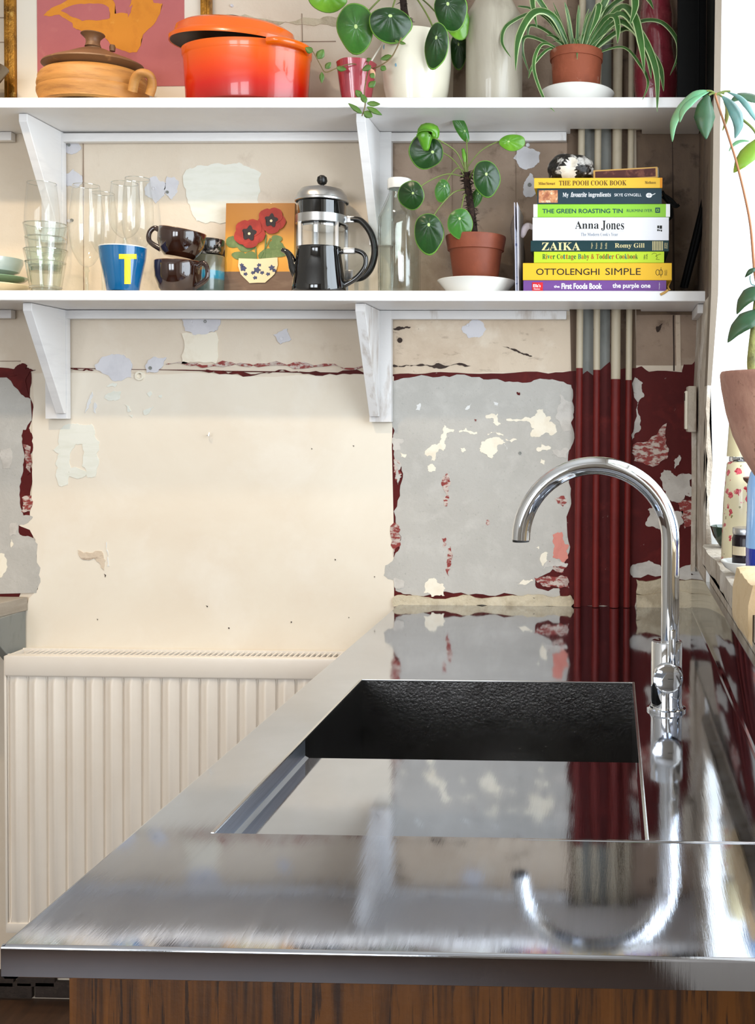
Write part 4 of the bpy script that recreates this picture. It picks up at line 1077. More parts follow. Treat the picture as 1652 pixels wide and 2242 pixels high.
M['spid'] = mat('spider_green', '#2f5a22', .42, layers=[('#4a7a34', 40, .5, .7, .5, (1, 1, .2))], sss=.05); M['spide'] = mat('spider_cream_edge', '#b9c993', .45)
spd = thing('spider_plant', 'spider plant with cream-edged arching leaves spilling over the shelf edge', 'plant', (t.location.x, t.location.y, t.location.z + zt_ - .0095))
rd = random.Random(21)
long_ = [  # root px, mid points px, end px, half width px, depth reached
    ([(1245, 112), (1215, 40), (1170, 25), (1135, 80), (1128, 155)], 10, -.085), ([(1250, 112), (1190, 30), (1115, 50), (1098, 90), (1118, 126)], 5, -.05), ([(1240, 110), (1190, 90), (1150, 80), (1143, 110), (1158, 160)], 5, .03),
    ([(1235, 112), (1200, 96), (1178, 105), (1168, 150), (1190, 215), (1214, 245)], 4.5, -.10), ([(1235, 114), (1205, 105), (1168, 140), (1156, 172)], 4, -.05), ([(1290, 108), (1350, 20), (1385, 30), (1402, 90), (1410, 160)], 11, -.11),
    ([(1290, 108), (1340, 50), (1385, 60), (1415, 110), (1425, 172)], 10, -.10), ([(1290, 108), (1370, 60), (1420, 110), (1445, 150), (1452, 200)], 9, -.09), ([(1285, 110), (1350, 30), (1400, 70), (1435, 150), (1438, 245)], 10, -.125),
    ([(1280, 108), (1340, -30), (1380, -35), (1390, 10), (1378, 55)], 11, -.10), ([(1290, 110), (1380, 55), (1440, 45), (1478, 80), (1484, 120), (1466, 165)], 6, -.03), ([(1300, 112), (1360, 102), (1400, 140), (1418, 180), (1406, 218)], 4, -.11),
    ([(1280, 108), (1290, 60), (1310, 10), (1305, 40), (1288, 80)], 8, -.06), ([(1280, 105), (1320, 45), (1345, 35), (1352, 60), (1351, 95)], 8, -.075), ([(1262, 108), (1258, 85), (1262, 100), (1263, 130)], 3, -.06),
    ([(1270, 108), (1330, 20), (1400, -20), (1420, 0), (1430, 20)], 7, -.03), ([(1250, 108), (1205, 50), (1165, 20), (1140, 14), (1132, 14)], 4, 0), ([(1255, 108), (1180, 0), (1165, 0), (1175, 60)], 8, -.05), ([(1250, 110), (1200, 70), (1160, 55), (1155, 85)], 5, .02),
]
for q, w_, dd in long_:
    n_ = len(q); pts = [L(spd, a, b, dd * (i / (n_ - 1)) ** .8) for i, (a, b) in enumerate(q)]; pts[0] = Vector((pts[0].x * .6, 0, .001))
    w = w_ / 1110
    ribbon_mesh('leaf', pts, [w * .5, w * .9, w, w * .8, .0004], (.1, -1, .35), .35, ('spid', 'spide'), spd, edge=.28, sm=6)
for i in range(46):
    a = rd.uniform(0, 2 * PI); ln = rd.uniform(.07, .17); el = rd.uniform(.5, 1.35); x0 = .012 * math.cos(a); y0 = .012 * math.sin(a)
    dxy = Vector((math.cos(a), math.sin(a) * .62, 0)); c = math.cos(el); s2 = math.sin(el)
    dr = rd.uniform(.3, 1.1)
    pts = [Vector((x0, y0, .001)) + dxy * (ln * c * u) + Vector((0, 0, ln * s2 * (u - dr * u * u * .55))) for u in (0, .25, .5, .75, 1)]
    w = rd.uniform(.0022, .0046)
    if max(p.y for p in pts) + spd.location.y > -.04: continue
    if min(p.x for p in pts) + spd.location.x < P(1150, 60, -.1).x: continue
    ribbon_mesh('leaf', pts, [w * .6, w, w, w * .8, .0003], (0, -.6, 1) if el < 1 else (.1, -1, .3), .35, ('spid', 'spide'), spd, edge=.3, sm=4)

# red twisted vase and black board in the corner
M['redglaze'] = mat('crimson_glaze', '#7e2a36', .25, coat=.7, layers=[('#a55a5a', 12, .5, .7, .6), ('#571620', 26, .55, .7, .6)], bump=(30, .5, .006))
t = thing('crimson_vase', 'tall lumpy crimson glazed vase in the right corner of the upper shelf', 'vase', on('u', 1434, -.062))
s_ = S(-.062)
def vz(py): return loc_z(t, py)
lathe('body', [(0, 0), (36 / s_, 0), (42 / s_, .01), (47 / s_, vz(185)), (46 / s_, vz(150)), (40 / s_, vz(110)), (37 / s_, vz(80)), (36 / s_, vz(40)), (30 / s_, vz(0)), (24 / s_, vz(-40)), (20 / s_, vz(-80)), (24 / s_, vz(-110)), (20 / s_, vz(-110)), (14 / s_, vz(-60)), (0, vz(0))], 'redglaze', t, 64,
      fn=lambda a, z: 1 + .05 * math.sin(3 * a + z * 38) + .03 * math.sin(2 * a - z * 60))
M['blackmatt'] = mat('matt_black', '#040404', .6, spec=.1)
zb_ = ztop('u', .15) + .0006
xa = P(1482, 100, -.185).x; xb = P(1545, 100, -.185).x
t = thing('black_board', 'tall flat black panel standing between the crimson vase and the window edge', 'panel', ((xa + .184) / 2, -.15, zb_))
box('panel', xa - t.location.x, P(1563, 100, -.19).x - t.location.x if P(1563, 100, -.19).x < .187 else .186 - t.location.x, -.042, -.022, 0, .48, 'blackmatt', t, .002)
box('side_leaf', .1865 - t.location.x, .1895 - t.location.x, YJ + .153, -.045, P(1560, 214, YJ + .01).z - zb_, .48, 'blackmatt', t, .0006)
box('raised_edge', xa + .040 - t.location.x, xa + .043 - t.location.x, -.0440, -.0421, .01, .47, 'blackmatt', t, .0004)

# ------------------------------------------------------------------ lower shelf
def celadon(n, a, b_): return mat(n, a, .25, coat=.5, layers=[(b_, 6, .4, .7, .6, (1, 1, 5))])
yq = -.115; zacc = 0.0
base = on('l', -18, yq)
t = thing('dinner_plate', 'cream stoneware plate at the bottom of the crockery pile on the lower shelf', 'plate', base)
s_ = S(yq)
pr = 77 / s_
lathe('rim_and_well', [(0, 0), (pr * .55, 0), (pr * .6, .004), (pr * .95, .016), (pr, .019), (pr * .99, .0205), (pr * .93, .018), (pr * .55, .006), (0, .005)], mat('cream_stoneware', '#e3d2ad', .3, coat=.4), t, 64)
t = thing('green_bowl', 'shallow mid-green bowl stacked between the cream plate and the pale blue bowl', 'bowl', (base[0], base[1], base[2] + .0192))
pr = 73 / s_
lathe('bowl', [(0, 0.0), (pr * .45, 0.0), (pr * .47, .003), (pr * .9, .011), (pr, .0165), (pr * .99, .018), (pr * .9, .014), (pr * .4, .005), (0, .004)], celadon('green_glaze', '#7d9c7c', '#59795c'), t, 64)
t = thing('pale_blue_bowl', 'pale blue-grey bowl on top of the crockery pile at the left', 'bowl', (base[0] - .004, base[1], base[2] + .0345))
pr = 68 / s_
lathe('bowl', [(0, 0.0), (pr * .4, 0.0), (pr * .42, .004), (pr * .86, .014), (pr * .98, .032), (pr * .985, .041), (pr * .95, .0415), (pr * .9, .02), (pr * .4, .008), (0, .007)], celadon('pale_blue_glaze', '#c5cfc6', '#9fb2ad'), t, 64)

# faceted tumblers, one standing in the other
def tumbler(label, z, rt_, rb, h):
    t = thing('glass_tumbler', label, 'glass', (P(100, 600, -.135).x, -.135, z))
    def f(a, zz): return 1 + (.06 * abs(math.cos(5 * a)) - .035) * (1 if .012 < zz < h * .72 else 0)
    lathe('outer_wall', [(0, 0), (rb, 0), (rb * 1.02, .003), (rb * 1.05, .012), (rb + (rt_ - rb) * .68, h * .70), (rb + (rt_ - rb) * .70, h * .72), (rb + (rt_ - rb) * .66, h * .735), (rt_, h - .001), (rt_ - .0012, h)], 'glass_thick', t, 60, fn=f)
    lathe('inner_wall', [(rt_ - .0013, h), (rt_ - .0035, h - .004), (rb + (rt_ - rb) * .66 - .004, h * .73), (rb * .9, .012), (0, .010)], 'glass_thick', t, 40)
    lathe('rim', [(rt_ - .0022, h - .0006), (rt_ + .0003, h - .0006), (rt_ + .0003, h + .001), (rt_ - .0022, h + .001), (rt_ - .0022, h - .0006)], 'glassrim', t, 40)
    lathe('thick_base', [(0, .0015), (rb * .9, .0015), (rb * .96, .009), (0, .009)], 'glassrim', t, 20)
    for zz in (.0125, h * .72): lathe('ridge', [(rb + (rt_ - rb) * zz / h - .001, zz - .0016), (rb + (rt_ - rb) * zz / h + .0012, zz), (rb + (rt_ - rb) * zz / h - .001, zz + .0016)], 'glassrim', t, 40)
zb0 = ztop('l', -1.17) + .0004
s_ = S(-.135); tz = P(100, 492, -.135).z
hh_ = .088
tumbler('lower faceted glass tumbler with another glass stacked in it', zb0, 45 / s_, 31 / s_, P(100, 548, -.135).z - zb0)
tumbler('upper faceted glass tumbler nested in the one beneath', P(100, 596, -.135).z, 45 / s_, 32 / s_, tz - P(100, 596, -.135).z)


def wineglass(label, px, y, rimy, rim_r, belly_r, belly_y, bowl_y, foot_r=.030):
    b = on('l', px, y); t = thing('wine_glass', label, 'glass', b, 0, None); s_ = S(y)
    def z_(py): return P(px, py, y).z - b[2]
    zr, zbel, zbo = z_(rimy), z_(belly_y), z_(bowl_y); rr, rbb = rim_r / s_, belly_r / s_
    prof = [(.004, zbo), (rbb * .45, zbo + (zbel - zbo) * .12), (rbb * .85, zbo + (zbel - zbo) * .5), (rbb, zbel), (rbb * .985, zbel + (zr - zbel) * .4), (rr, zr)]
    q = smooth_path([(a, 0, c) for a, c in prof], 5); pr_ = [(max(v.x, 0), v.z) for v in q]
    lathe('bowl', [(0, zbo + .001)] + pr_ + [(r_ - .0009, z - .0002) for r_, z in pr_[::-1]] + [(0, zbo + .004)], 'glass', t, 40)
    lathe('stem', [(.0045, .0045), (.0034, .012), (.0032, zbo * .5), (.0036, zbo * .8), (.0062, zbo * .88), (.0038, zbo * .95), (.0045, zbo)], 'glass_thick', t, 20)
    lathe('rim', [(rr - .0012, zr - .0004), (rr + .0003, zr - .0004), (rr + .0003, zr + .0008), (rr - .0012, zr + .0008), (rr - .0012, zr - .0004)], 'glassrim', t, 40)
    lathe('foot', [(0, 0), (foot_r, 0), (foot_r, .0012), (foot_r * .5, .0028), (.0045, .0048)], 'glass_thick', t, 40)
wineglass('tall wine glass standing behind the stacked tumblers', 93, -.075, 402, 30, 36, 500, 560)
wineglass('wine glass just left of the blue cup, stem visible beside the tumblers', 190, -.110, 407, 28, 36, 510, 585)
wineglass('smaller wine glass half hidden behind its neighbour left of the blue cup', 226, -.050, 424, 24, 29, 500, 560, .026)
wineglass('wine glass with its bowl showing above the blue cup', 274, -.103, 402, 28, 33, 480, 522)
wineglass('widest wine glass, at the wall behind the blue cup', 302, -.041, 392, 26, 33, 490, 550, .026)

# blue cup with the yellow T
M['blueglaze'] = mat('blue_glaze', '#0d5f93', .15, coat=.9)
t = thing('blue_cup', 'glossy blue tapered cup with a yellow letter T and a white inside', 'cup', on('l', 269, -.163))
s_ = S(-.163); zt_ = loc_z(t, 541); r = 50 / s_; rb = 33 / s_
prof = [(0, .001), (rb, .001), (rb + .001, .003), (rb * 1.12, .02), (r * .96, zt_ * .75), (r * 1.0, zt_ - .002), (r * 1.01, zt_), (r * .97, zt_ + .0005), (r * .93, zt_ * .75), (rb * .95, .01), (0, .008)]
lathe('cup', prof, ['blueglaze', 'white_china'], t, 56, matfn=lambda j, i: 1 if j >= 5 else 0)
M['yellow'] = mat('yellow_print', '#e9d21f', .4)
def cone_r(z):
    for (ra_, za_), (rb2, zb2) in zip(prof[1:7], prof[2:7]):
        if za_ <= z <= zb2: return ra_ + (rb2 - ra_) * (z - za_) / (zb2 - za_) + .0004
    return 0
def on_cone(px, py):                                 # first point of the cup's wall met by the line of sight
    d = ray(px, py); a = CAM - t.location; k0 = (-.06 - a.y) / d.y
    for k in range(500):
        q = a + d * (k0 + k * .00016 / d.y)
        if math.hypot(q.x, q.y) <= cone_r(q.z): break
    return q
bm = bmesh.new()
def cone_quad(x0, y0, x1, y1, n=8):
    for k in range(n):
        for l in range(n):
            g = [on_cone(x0 + (x1 - x0) * (k + a) / n, y0 + (y1 - y0) * (l + b_) / n) for a, b_ in ((0, 0), (1, 0), (1, 1), (0, 1))]
            bm.faces.new([bm.verts.new(v) for v in g])
cone_quad(260, 556, 299, 567, 8); cone_quad(272, 567, 286, 622, 8)
bmesh.ops.remove_doubles(bm, verts=bm.verts, dist=1e-6)
o = link('letter_t', bm_mesh('letter_t', bm), 'yellow', t, label='yellow printed letter T'); md = o.modifiers.new('thick', 'SOLIDIFY'); md.thickness = .0004

# brown cups
M['browng'] = mat('dark_brown_glaze', '#27120a', .12, coat=1.0, layers=[('#4a2614', 6, .5, .7, .7)])
M['rimtan'] = mat('worn_rim', '#7d5a3c', .3, coat=.5)
def cup(label, loc, r, h, side, tilt=0.0, hang=0.0, m_='browng'):
    t = thing('coffee_cup', label, 'cup', loc); t.rotation_euler = (0, tilt, 0)
    prof = [(0, .001), (r * .62, .001), (r * .65, .003), (r * .78, h * .16), (r * .97, h * .5), (r, h * .8), (r * 1.0, h - .001), (r * .985, h), (r * .96, h - .001), (r * .94, h * .5), (r * .7, h * .12), (0, .006)]
    lathe('cup', prof, [m_, 'rimtan'], t, 56, matfn=lambda j, i: 1 if j == 6 or j == 7 else 0)
    if side:
        pts = [(side * r * .93, 0, h * .86), (side * (r + .012), 0, h * .93), (side * (r + .021), -.001, h * .72), (side * (r + .017), -.001, h * .42), (side * r * .84, 0, h * .22)]
        tube('handle', pts, [.0042, .0036, .0034, .0036, .0042], m_, t, 12, 6, 1.5)
    return t
b = on('l', 390, -.125); s_ = S(-.125)
r = 51 / s_; h1 = P(390, 573, -.125).z - b[2]
c1 = cup('dark brown glazed cup standing on the shelf, handle to the right', b, r, h1, 1)
c1.rotation_euler = (0, 0, -.2)
h2 = .058
c2 = cup('dark brown glazed cup tilted in the mouth of the one below, handle to the left', (b[0] + .001, b[1], b[2] + h1 - .006), r * .99, h2, -1, math.radians(9))
c2.location.z = b[2] + h1 + .0075
b = on('l', 454, -.044); s_ = S(-.044)
M['tealg'] = gradient_mat('teal_drip_glaze', 0, .07, [(0, '#5c6a62'), (.55, '#65746b'), (.62, '#2d8ba6'), (.82, '#3f97ac'), (.86, '#8a8f7c'), (1, '#6f6a55')], .2, .8)
M['speck'] = mat('black_speckled_glaze', '#14110f', .18, coat=.9, layers=[('#cfc2b4', 26, .60, .64, .9), ('#6c5a4e', 60, .6, .66, .7)])
h1 = P(452, 561, -.044).z - b[2]
t = thing('teal_beaker', 'grey-green beaker with a turquoise band, behind the brown cups', 'beaker', b)
r = 37 / s_
lathe('beaker', [(0, .001), (r * .86, .001), (r * .9, .003), (r * .97, .02), (r, h1 - .002), (r * .97, h1), (r * .9, h1 - .004), (r * .85, .01), (0, .008)], 'tealg', t, 48)
t = thing('speckled_beaker', 'black speckled beaker standing on the turquoise-banded one', 'beaker', (b[0], b[1], b[2] + h1 + .0005))
h3 = P(452, 526, -.044).z - b[2] - h1
lathe('beaker', [(0, .001), (r * .84, .001), (r * .9, .003), (r * .98, .02), (r * 1.0, h3 - .002), (r * .97, h3), (r * .9, h3 - .004), (r * .85, .01), (0, .008)], 'speck', t, 48)

# pansy picture
M['goldground'] = gradient_mat('golden_ground', 0.05, .22, [(0, '#d8932e'), (.35, '#e0a23a'), (.6, '#b6792b'), (1, '#a56c2a')], .55, .1)
M['brownground'] = mat('picture_table_brown', '#6c5443', .6, layers=[('#87705c', 12, .5, .7, .7, (1, 1, 6))])
M['pansyred'] = mat('pansy_red', '#8f1c12', .6, layers=[('#b83422', 26, .45, .7, .8)])
M['pansyblack'] = mat('pansy_black', '#1c0d14', .6); M['leafp'] = mat('print_leaf_green', '#5f7440', .6, layers=[('#8a9a62', 30, .5, .7, .6)])
M['bowlp'] = mat('print_cream', '#e2d0a8', .6); M['navyp'] = mat('print_navy', '#3d4466', .6)
yp = -.040
t = thing('pansy_picture', 'small canvas picture of two dark red pansies in a patterned bowl', 'picture', on('l', 565, yp)); t.rotation_euler = (math.radians(-4), 0, 0)
pa = L(t, 489, 441); pb = L(t, 641, 441)
box('canvas', pa.x, pb.x, 0, .014, 0.001, pa.z, 'goldground', t, .0012)
g0 = L(t, 489, 594).z
box('painted_table', pa.x + .0002, pb.x - .0002, -.0006, -.0001, .0012, g0, 'brownground', t)
def fl(name, pts, d, m_, seed=1, lv=1, amp=.05):
    q = rag(pts, lv, amp, seed); return prism(name, [(lambda p: (p.x, p.z))(L(t, a, b_)) for a, b_ in q], 'y', -d - .0003, -d, m_, t)
cc = lambda x, y, rx, ry, n=20, ph=0, w=0, k=5: [(x + rx * (1 + w * math.cos(k * (2 * PI * i / n) + ph)) * math.cos(2 * PI * i / n), y + ry * (1 + w * math.cos(k * (2 * PI * i / n) + ph)) * math.sin(2 * PI * i / n)) for i in range(n)]
for i, (x, y, rx, ry) in enumerate(((511, 528, 21, 13), (536, 540, 20, 10), (520, 558, 15, 9), (545, 564, 15, 15), (584, 558, 20, 15), (610, 549, 17, 14), (601, 535, 16, 10), (603, 522, 12, 9))):
    fl('painted_leaf', cc(x, y, rx, ry, 14, i, .08, 3), .0008 + i * .00015, 'leafp', i)
for x0, y0, x1, y1 in ((556, 540, 558, 570), (578, 512, 576, 568), (588, 520, 566, 565)):
    fl('painted_stem', [(x0, y0), (x0 + 3, y0), (x1 + 3, y1), (x1, y1)], .0022, 'leafp', 1, 0)
fl('painted_bowl', [(521, 565), (606, 563), (607, 580), (600, 600), (586, 613), (580, 619), (546, 620), (540, 614), (526, 600), (520, 582)], .0024, 'bowlp', 2, 1, .03)
for i, (x, y, q) in enumerate(((562, 591, 7), (532, 588, 6), (594, 586, 6), (566, 580, 4), (553, 597, 4), (573, 597, 4), (537, 600, 4), (600, 592, 4), (528, 580, 4), (558, 608, 4), (586, 600, 4))):
    fl('painted_flower', cc(x, y, q, q * .9, 20, i, .3, 5), .0028, 'navyp', i)
for k, (x, y, r_) in enumerate(((591, 481, 30), (544, 510, 33))):
    for i, a in enumerate((0.2, 1.45, 2.7, 3.95, 5.2)):
        fl('painted_petal', cc(x + r_ * .45 * math.cos(a), y + r_ * .42 * math.sin(a), r_ * .62, r_ * .58, 16, i, .03, 6), .0032 + k * .0016 + i * .0002, 'pansyred', i)
    fl('painted_eye', cc(x, y, r_ * .42, r_ * .45, 28, 1, .22, 5), .0044 + k * .0016, 'pansyblack', 3)
    fl('painted_eye', cc(x, y + 1, 3, 3, 10), .0048 + k * .0016, 'bowlp', 4, 0)

# cafetiere
M['alu'] = mat('satin_aluminium', '#c9c9c9', .28, 1.0)
M['blackgloss'] = mat('gloss_black', '#050506', .07, coat=1.0)
M['blackplastic'] = mat('black_plastic', '#0d0c0b', .35)
yc = -.056
t = thing('coffee_press', 'glass coffee press with a domed metal lid, black ball knob and black handle', 'coffee press', on('l', 705, yc)); s_ = S(yc)
def z_(py): return loc_z(t, py)
R_ = 52 / s_
lathe('beaker_glass', [(0, .012), (R_ * .94, .012), (R_ * .98, .018), (R_ * .98, z_(455)), (R_ * .95, z_(455)), (R_ * .95, .02), (0, .016)], 'glass', t, 48)
lathe('coffee_in_glass', [(0, .0165), (R_ * .93, .0165), (R_ * .93, .03), (0, .03)], 'blackplastic', t, 32)
lathe('top_collar', [(R_ * .96, z_(474)), (R_ * 1.0, z_(474)), (R_ * 1.0, z_(446)), (0, z_(446))], 'blackgloss', t, 48)
lathe('frame_band', [(R_ * 1.0, z_(493)), (R_ * 1.09, z_(492)), (R_ * 1.09, z_(474)), (R_ * 1.0, z_(473))], 'alu', t, 48)
lathe('base_ring', [(0, .001), (R_ * .99, .001), (R_ * .99, .012), (R_ * .98, .0125), (0, .0125)], 'alu', t, 48)
for a in (.5, 2.1, 3.9, 5.6):
    x_, y_ = R_ * 1.03 * math.cos(a), R_ * 1.03 * math.sin(a)
    box('frame_strut', x_ - .004, x_ + .004, y_ - .0012, y_ + .0012, .012, z_(490), 'alu', t, .0006)
lathe('lid', [(R_ * 1.08, z_(444)), (R_ * 1.12, z_(443)), (R_ * 1.12, z_(439)), (R_ * 1.06, z_(437)), (R_ * 1.02, z_(427)), (R_ * .86, z_(416)), (R_ * .5, z_(411)), (R_ * .2, z_(409)), (0, z_(409))], 'alu', t, 48)
lathe('plunger_rod', [(.0018, z_(409) - .06), (.0018, z_(400))], 'chrome', t, 10)
lathe('plunger_disc', [(0, z_(500)), (R_ * .93, z_(500)), (R_ * .93, z_(496)), (0, z_(496))], 'chrome', t, 40)
lathe('knob', [(0, z_(408)), (4 / s_, z_(408)), (4 / s_, z_(405)), (9 / s_, z_(402)), (11.5 / s_, z_(396)), (10 / s_, z_(388)), (5 / s_, z_(384)), (0, z_(383))], 'blackplastic', t, 28)
tube('handle', [L(t, 768, 481), L(t, 790, 484), L(t, 812, 512), L(t, 820, 550), L(t, 812, 585), L(t, 795, 606), L(t, 775, 612)], [.0075, .0085, .009, .009, .009, .0085, .007], 'blackplastic', t, 16, 6, .8)
hb = L(t, 764, 481); box('handle_clip', R_ * 1.02, hb.x + .012, -.006, .006, hb.z - .007, hb.z + .007, 'alu', t, .002)
hb = L(t, 768, 604); box('handle_clip', R_ * .98, hb.x + .006, -.006, .006, hb.z - .010, hb.z + .012, 'alu', t, .002)
for k in range(9):
    zz = z_(560) + k * .0045; a = -.62
    box('measure_mark', R_ * .99 * math.cos(a), R_ * .99 * math.cos(a) + .004, -R_ * .99 * abs(math.sin(a)) - .0005, -R_ * .99 * abs(math.sin(a)), zz, zz + .0006, 'white_china', t)
yc = -.146
t = thing('black_coffee_pot', 'glossy black lidless coffee pot in front of the coffee press, spout to the left', 'coffee pot', on('l', 698, yc)); s_ = S(yc)
r1, r2 = 48 / s_, 60 / s_; zt_ = z_(541)
lathe('body', [(0, .001), (r2 * .97, .001), (r2, .004), (r2 * .985, .015), (r2 * .9, zt_ * .5), (r1 * 1.0, zt_ - .008), (r1 * 1.02, zt_ - .003), (r1, zt_), (r1 * .93, zt_ - .002), (r1 * .9, zt_ - .02), (0, .02)], 'blackgloss', t, 64, 1, .78)
tube('spout', [L(t, 662, 620, -.004), L(t, 645, 592, -.004), L(t, 637, 566, -.004), L(t, 628, 552, -.004), L(t, 617, 547, -.004)], [.015, .013, .010, .0075, .0055], 'blackgloss', t, 16, 5, .8)
tube('handle', [L(t, 742, 552), L(t, 775, 548), L(t, 797, 558), L(t, 799, 582), L(t, 780, 608), L(t, 750, 626)], [.0048, .0046, .0044, .0044, .0048, .0056], 'blackgloss', t, 14, 6, 1.1)
hb = L(t, 765, 550); box('metal_clip', hb.x - .012, hb.x + .012, -.0065, .0065, hb.z - .005, hb.z + .0065, 'alu', t, .002)

# glass bottle
yb = -.085
t = thing('glass_bottle', 'empty clear glass bottle with a white cap beside the middle bracket', 'bottle', on('l', 874, yb)); s_ = S(yb)
def sq(a, z):
    k = 1 if z < z_(478) else max(0.0, 1 - (z - z_(478)) / (z_(440) - z_(478)))
    c_ = max(abs(math.cos(a + .15)), abs(math.sin(a + .15))); return 1 + k * (min(1.0 / c_, 1.22) - 1) * .9
r = 40 / s_; rn = 23 / s_
prof = [(0, .002), (r * .95, .002), (r, .008), (r, z_(480)), (r * .93, z_(468)), (rn * 1.15, z_(432)), (rn, z_(424)), (rn, z_(412))]
lathe('body', prof + [(a - .003 if a > .01 else a, b_ + (.006 if b_ < .01 else 0)) for a, b_ in prof[::-1]], 'glass_thick', t, 56, fn=sq)
lathe('cap', [(rn * 1.0, z_(415)), (rn * 1.14, z_(415)), (rn * 1.16, z_(396)), (rn * 1.08, z_(393)), (0, z_(393))], 'white_china', t, 40, fn=lambda a, z: 1 + .012 * math.cos(30 * a))

# round-leaved plant in its brown pot
yl = -.105
t = thing('plant_saucer', 'white china saucer under the brown terracotta pot on the lower shelf', 'saucer', on('l', 1043, yl)); s_ = S(yl)
saucer(t, 86 / s_, z_(617))
pz = t.location.z + .0068
t = thing('terracotta_pot', 'brown terracotta pot with a banded rim, on the lower shelf', 'pot', (P(1041, 600, yl).x, yl, pz))
zt_ = z_(519); r = 66 / s_; rb = 43 / s_; zr = z_(551)
lathe('pot', [(0, 0), (rb, 0), (rb + .002, .002), (r * .86, zr - .002), (r * .87, zr), (r * .93, zr + .001), (r * .94, zr + .007), (r * .945, zr + .009), (r * 1.0, zt_ - .003), (r * .99, zt_), (r * .94, zt_), (r * .88, zr), (0, .02)], 'terra2', t, 56)
lathe('soil', [(0, zt_ - .008), (r * .92, zt_ - .009)], 'soil', t, 24)
pp = thing('round_leaved_plant', 'round-leaved plant with a dark scarred trunk in the brown pot beside the books', 'plant', (t.location.x, t.location.y, t.location.z + zt_ - .0085))
hairy_trunk(pp, [(-.002, 0, 0), L(pp, 1034, 480), L(pp, 1028, 440), L(pp, 1022, 400), L(pp, 1022, 378)], [.0085, .0075, .0075, .007, .0065])
top = (1020, 374)
for a in (((931, 330, 38, 36, -.02, .15, 'pl_dark', (.45, .0)), (1022, 395)), ((1008, 278, 13, 31, .0, -.45, 'pl_mid', (.35, -.4)), (1024, 385)),
          ((1121, 311, 29, 17, -.01, -.05, 'pl_light', (-.3, .1)), (1018, 372)), ((1065, 389, 30, 38, -.045, -.12, 'pl_dark', (.0, .22)), (1026, 392)), ((897, 426, 31, 30, -.035, .0, 'pl_dark', (.25, .1)), (1018, 388)),
          ((968, 417, 17, 24, -.02, .15, 'pl_mid', (.2, .45)), (1016, 376)), ((937, 510, 33, 43, -.055, .0, 'pl_dark', (.05, .45)), (1020, 415)), ((1007, 489, 28, 32, -.065, .0, 'pl_mid', (-.05, .35)), (1022, 430)),
          ((1043, 432, 12, 22, .02, .4, 'pl_mid', (0, .4)), (1024, 400))):
    round_leaf(pp, *a[0], root=a[1], pitch=.15, yaw=random.Random(a[0][0]).uniform(-.2, .2), sag=.006, rr=.0014)
a = L(pp, 935, 282, -.035)
ribbon_mesh('young_leaf', [L(pp, 952, 304, -.03), L(pp, 948, 286, -.036), L(pp, 932, 284, -.04), L(pp, 930, 300, -.04), L(pp, 932, 330, -.03)], [.006, .014, .016, .016, .005], (.1, -1, .2), .3, ('pl_light',), pp, sm=4)
ribbon_mesh('young_leaf', [L(pp, 915, 300, -.036), L(pp, 917, 288, -.042), L(pp, 932, 283, -.045), L(pp, 948, 287, -.044), L(pp, 950, 300, -.04)], [.003, .006, .008, .007, .003], (.1, -.5, 1), .3, ('pl_light',), pp, sm=4)
tube('petiole', [L(pp, 1017, 372), L(pp, 1000, 335, -.01), L(pp, 975, 315, -.02), L(pp, 952, 303, -.03)], .0015, 'petiole', pp, 8, 4)
ribbon_mesh('leaf_bud', [L(pp, 1018, 362), L(pp, 1017, 342), L(pp, 1013, 325)], [.002, .0055, .003], (.4, -1, 0), .6, ('pl_light',), pp, sm=4)
tube('petiole', [L(pp, 1020, 378), L(pp, 1018, 366), L(pp, 1017, 355)], .0035, 'petiole', pp, 8)

# thin magazines, cloths
yk = -.10
t = thing('thin_magazine', 'thin magazine standing upright on edge left of the book pile', 'magazine', on('l', 1139, yk)); t.rotation_euler = (0, math.radians(-1.0), 0)
h_ = P(1139, 444, -.17).z - t.location.z
M['paper'] = mat('paper', '#cfcbd4', .7); M['paperedge'] = mat('printed_paper_edges', '#b9bccd', .7, layers=[('#3e4c86', 60, .55, .6, .8, (1, 1, 2))])
box('cover', -.0040, -.0030, -.075, .075, 0, h_, 'paper', t, .0002); box('cover', .0014, .0024, -.075, .075, 0, h_, 'paper', t, .0002)
bm = bmesh.new()
for k in range(6): add_box(bm, -.0029 + k * .0007, -.0026 + k * .0007, -.073, .073, .0, h_ * .72 - k * .002)
link('pages', bm_mesh('pages', bm), 'paperedge', t)
M['greycloth'] = mat('grey_cloth', '#7d7068', .9, bump=(200, .5, .003)); M['whitecloth'] = mat('pinkish_white_cloth', '#d9cdd0', .9, bump=(120, .6, .003))
def L2(px, py, y, t): p = P(px, py, y); return p - t.location
t = thing('grey_napkin', 'grey folded napkin crumpled behind the upright magazine', 'napkin', on('l', 1134, -.028))
ribbon_mesh('cloth', [L2(1134, 460, -.03, t), L2(1128, 500, -.026, t), L2(1136, 560, -.030, t), L2(1132, 610, -.026, t), (0, -.004, .001)], [.004, .012, .013, .010, .012], (.2, -1, 0), .5, ('greycloth',), t, sm=6, twist=.5)
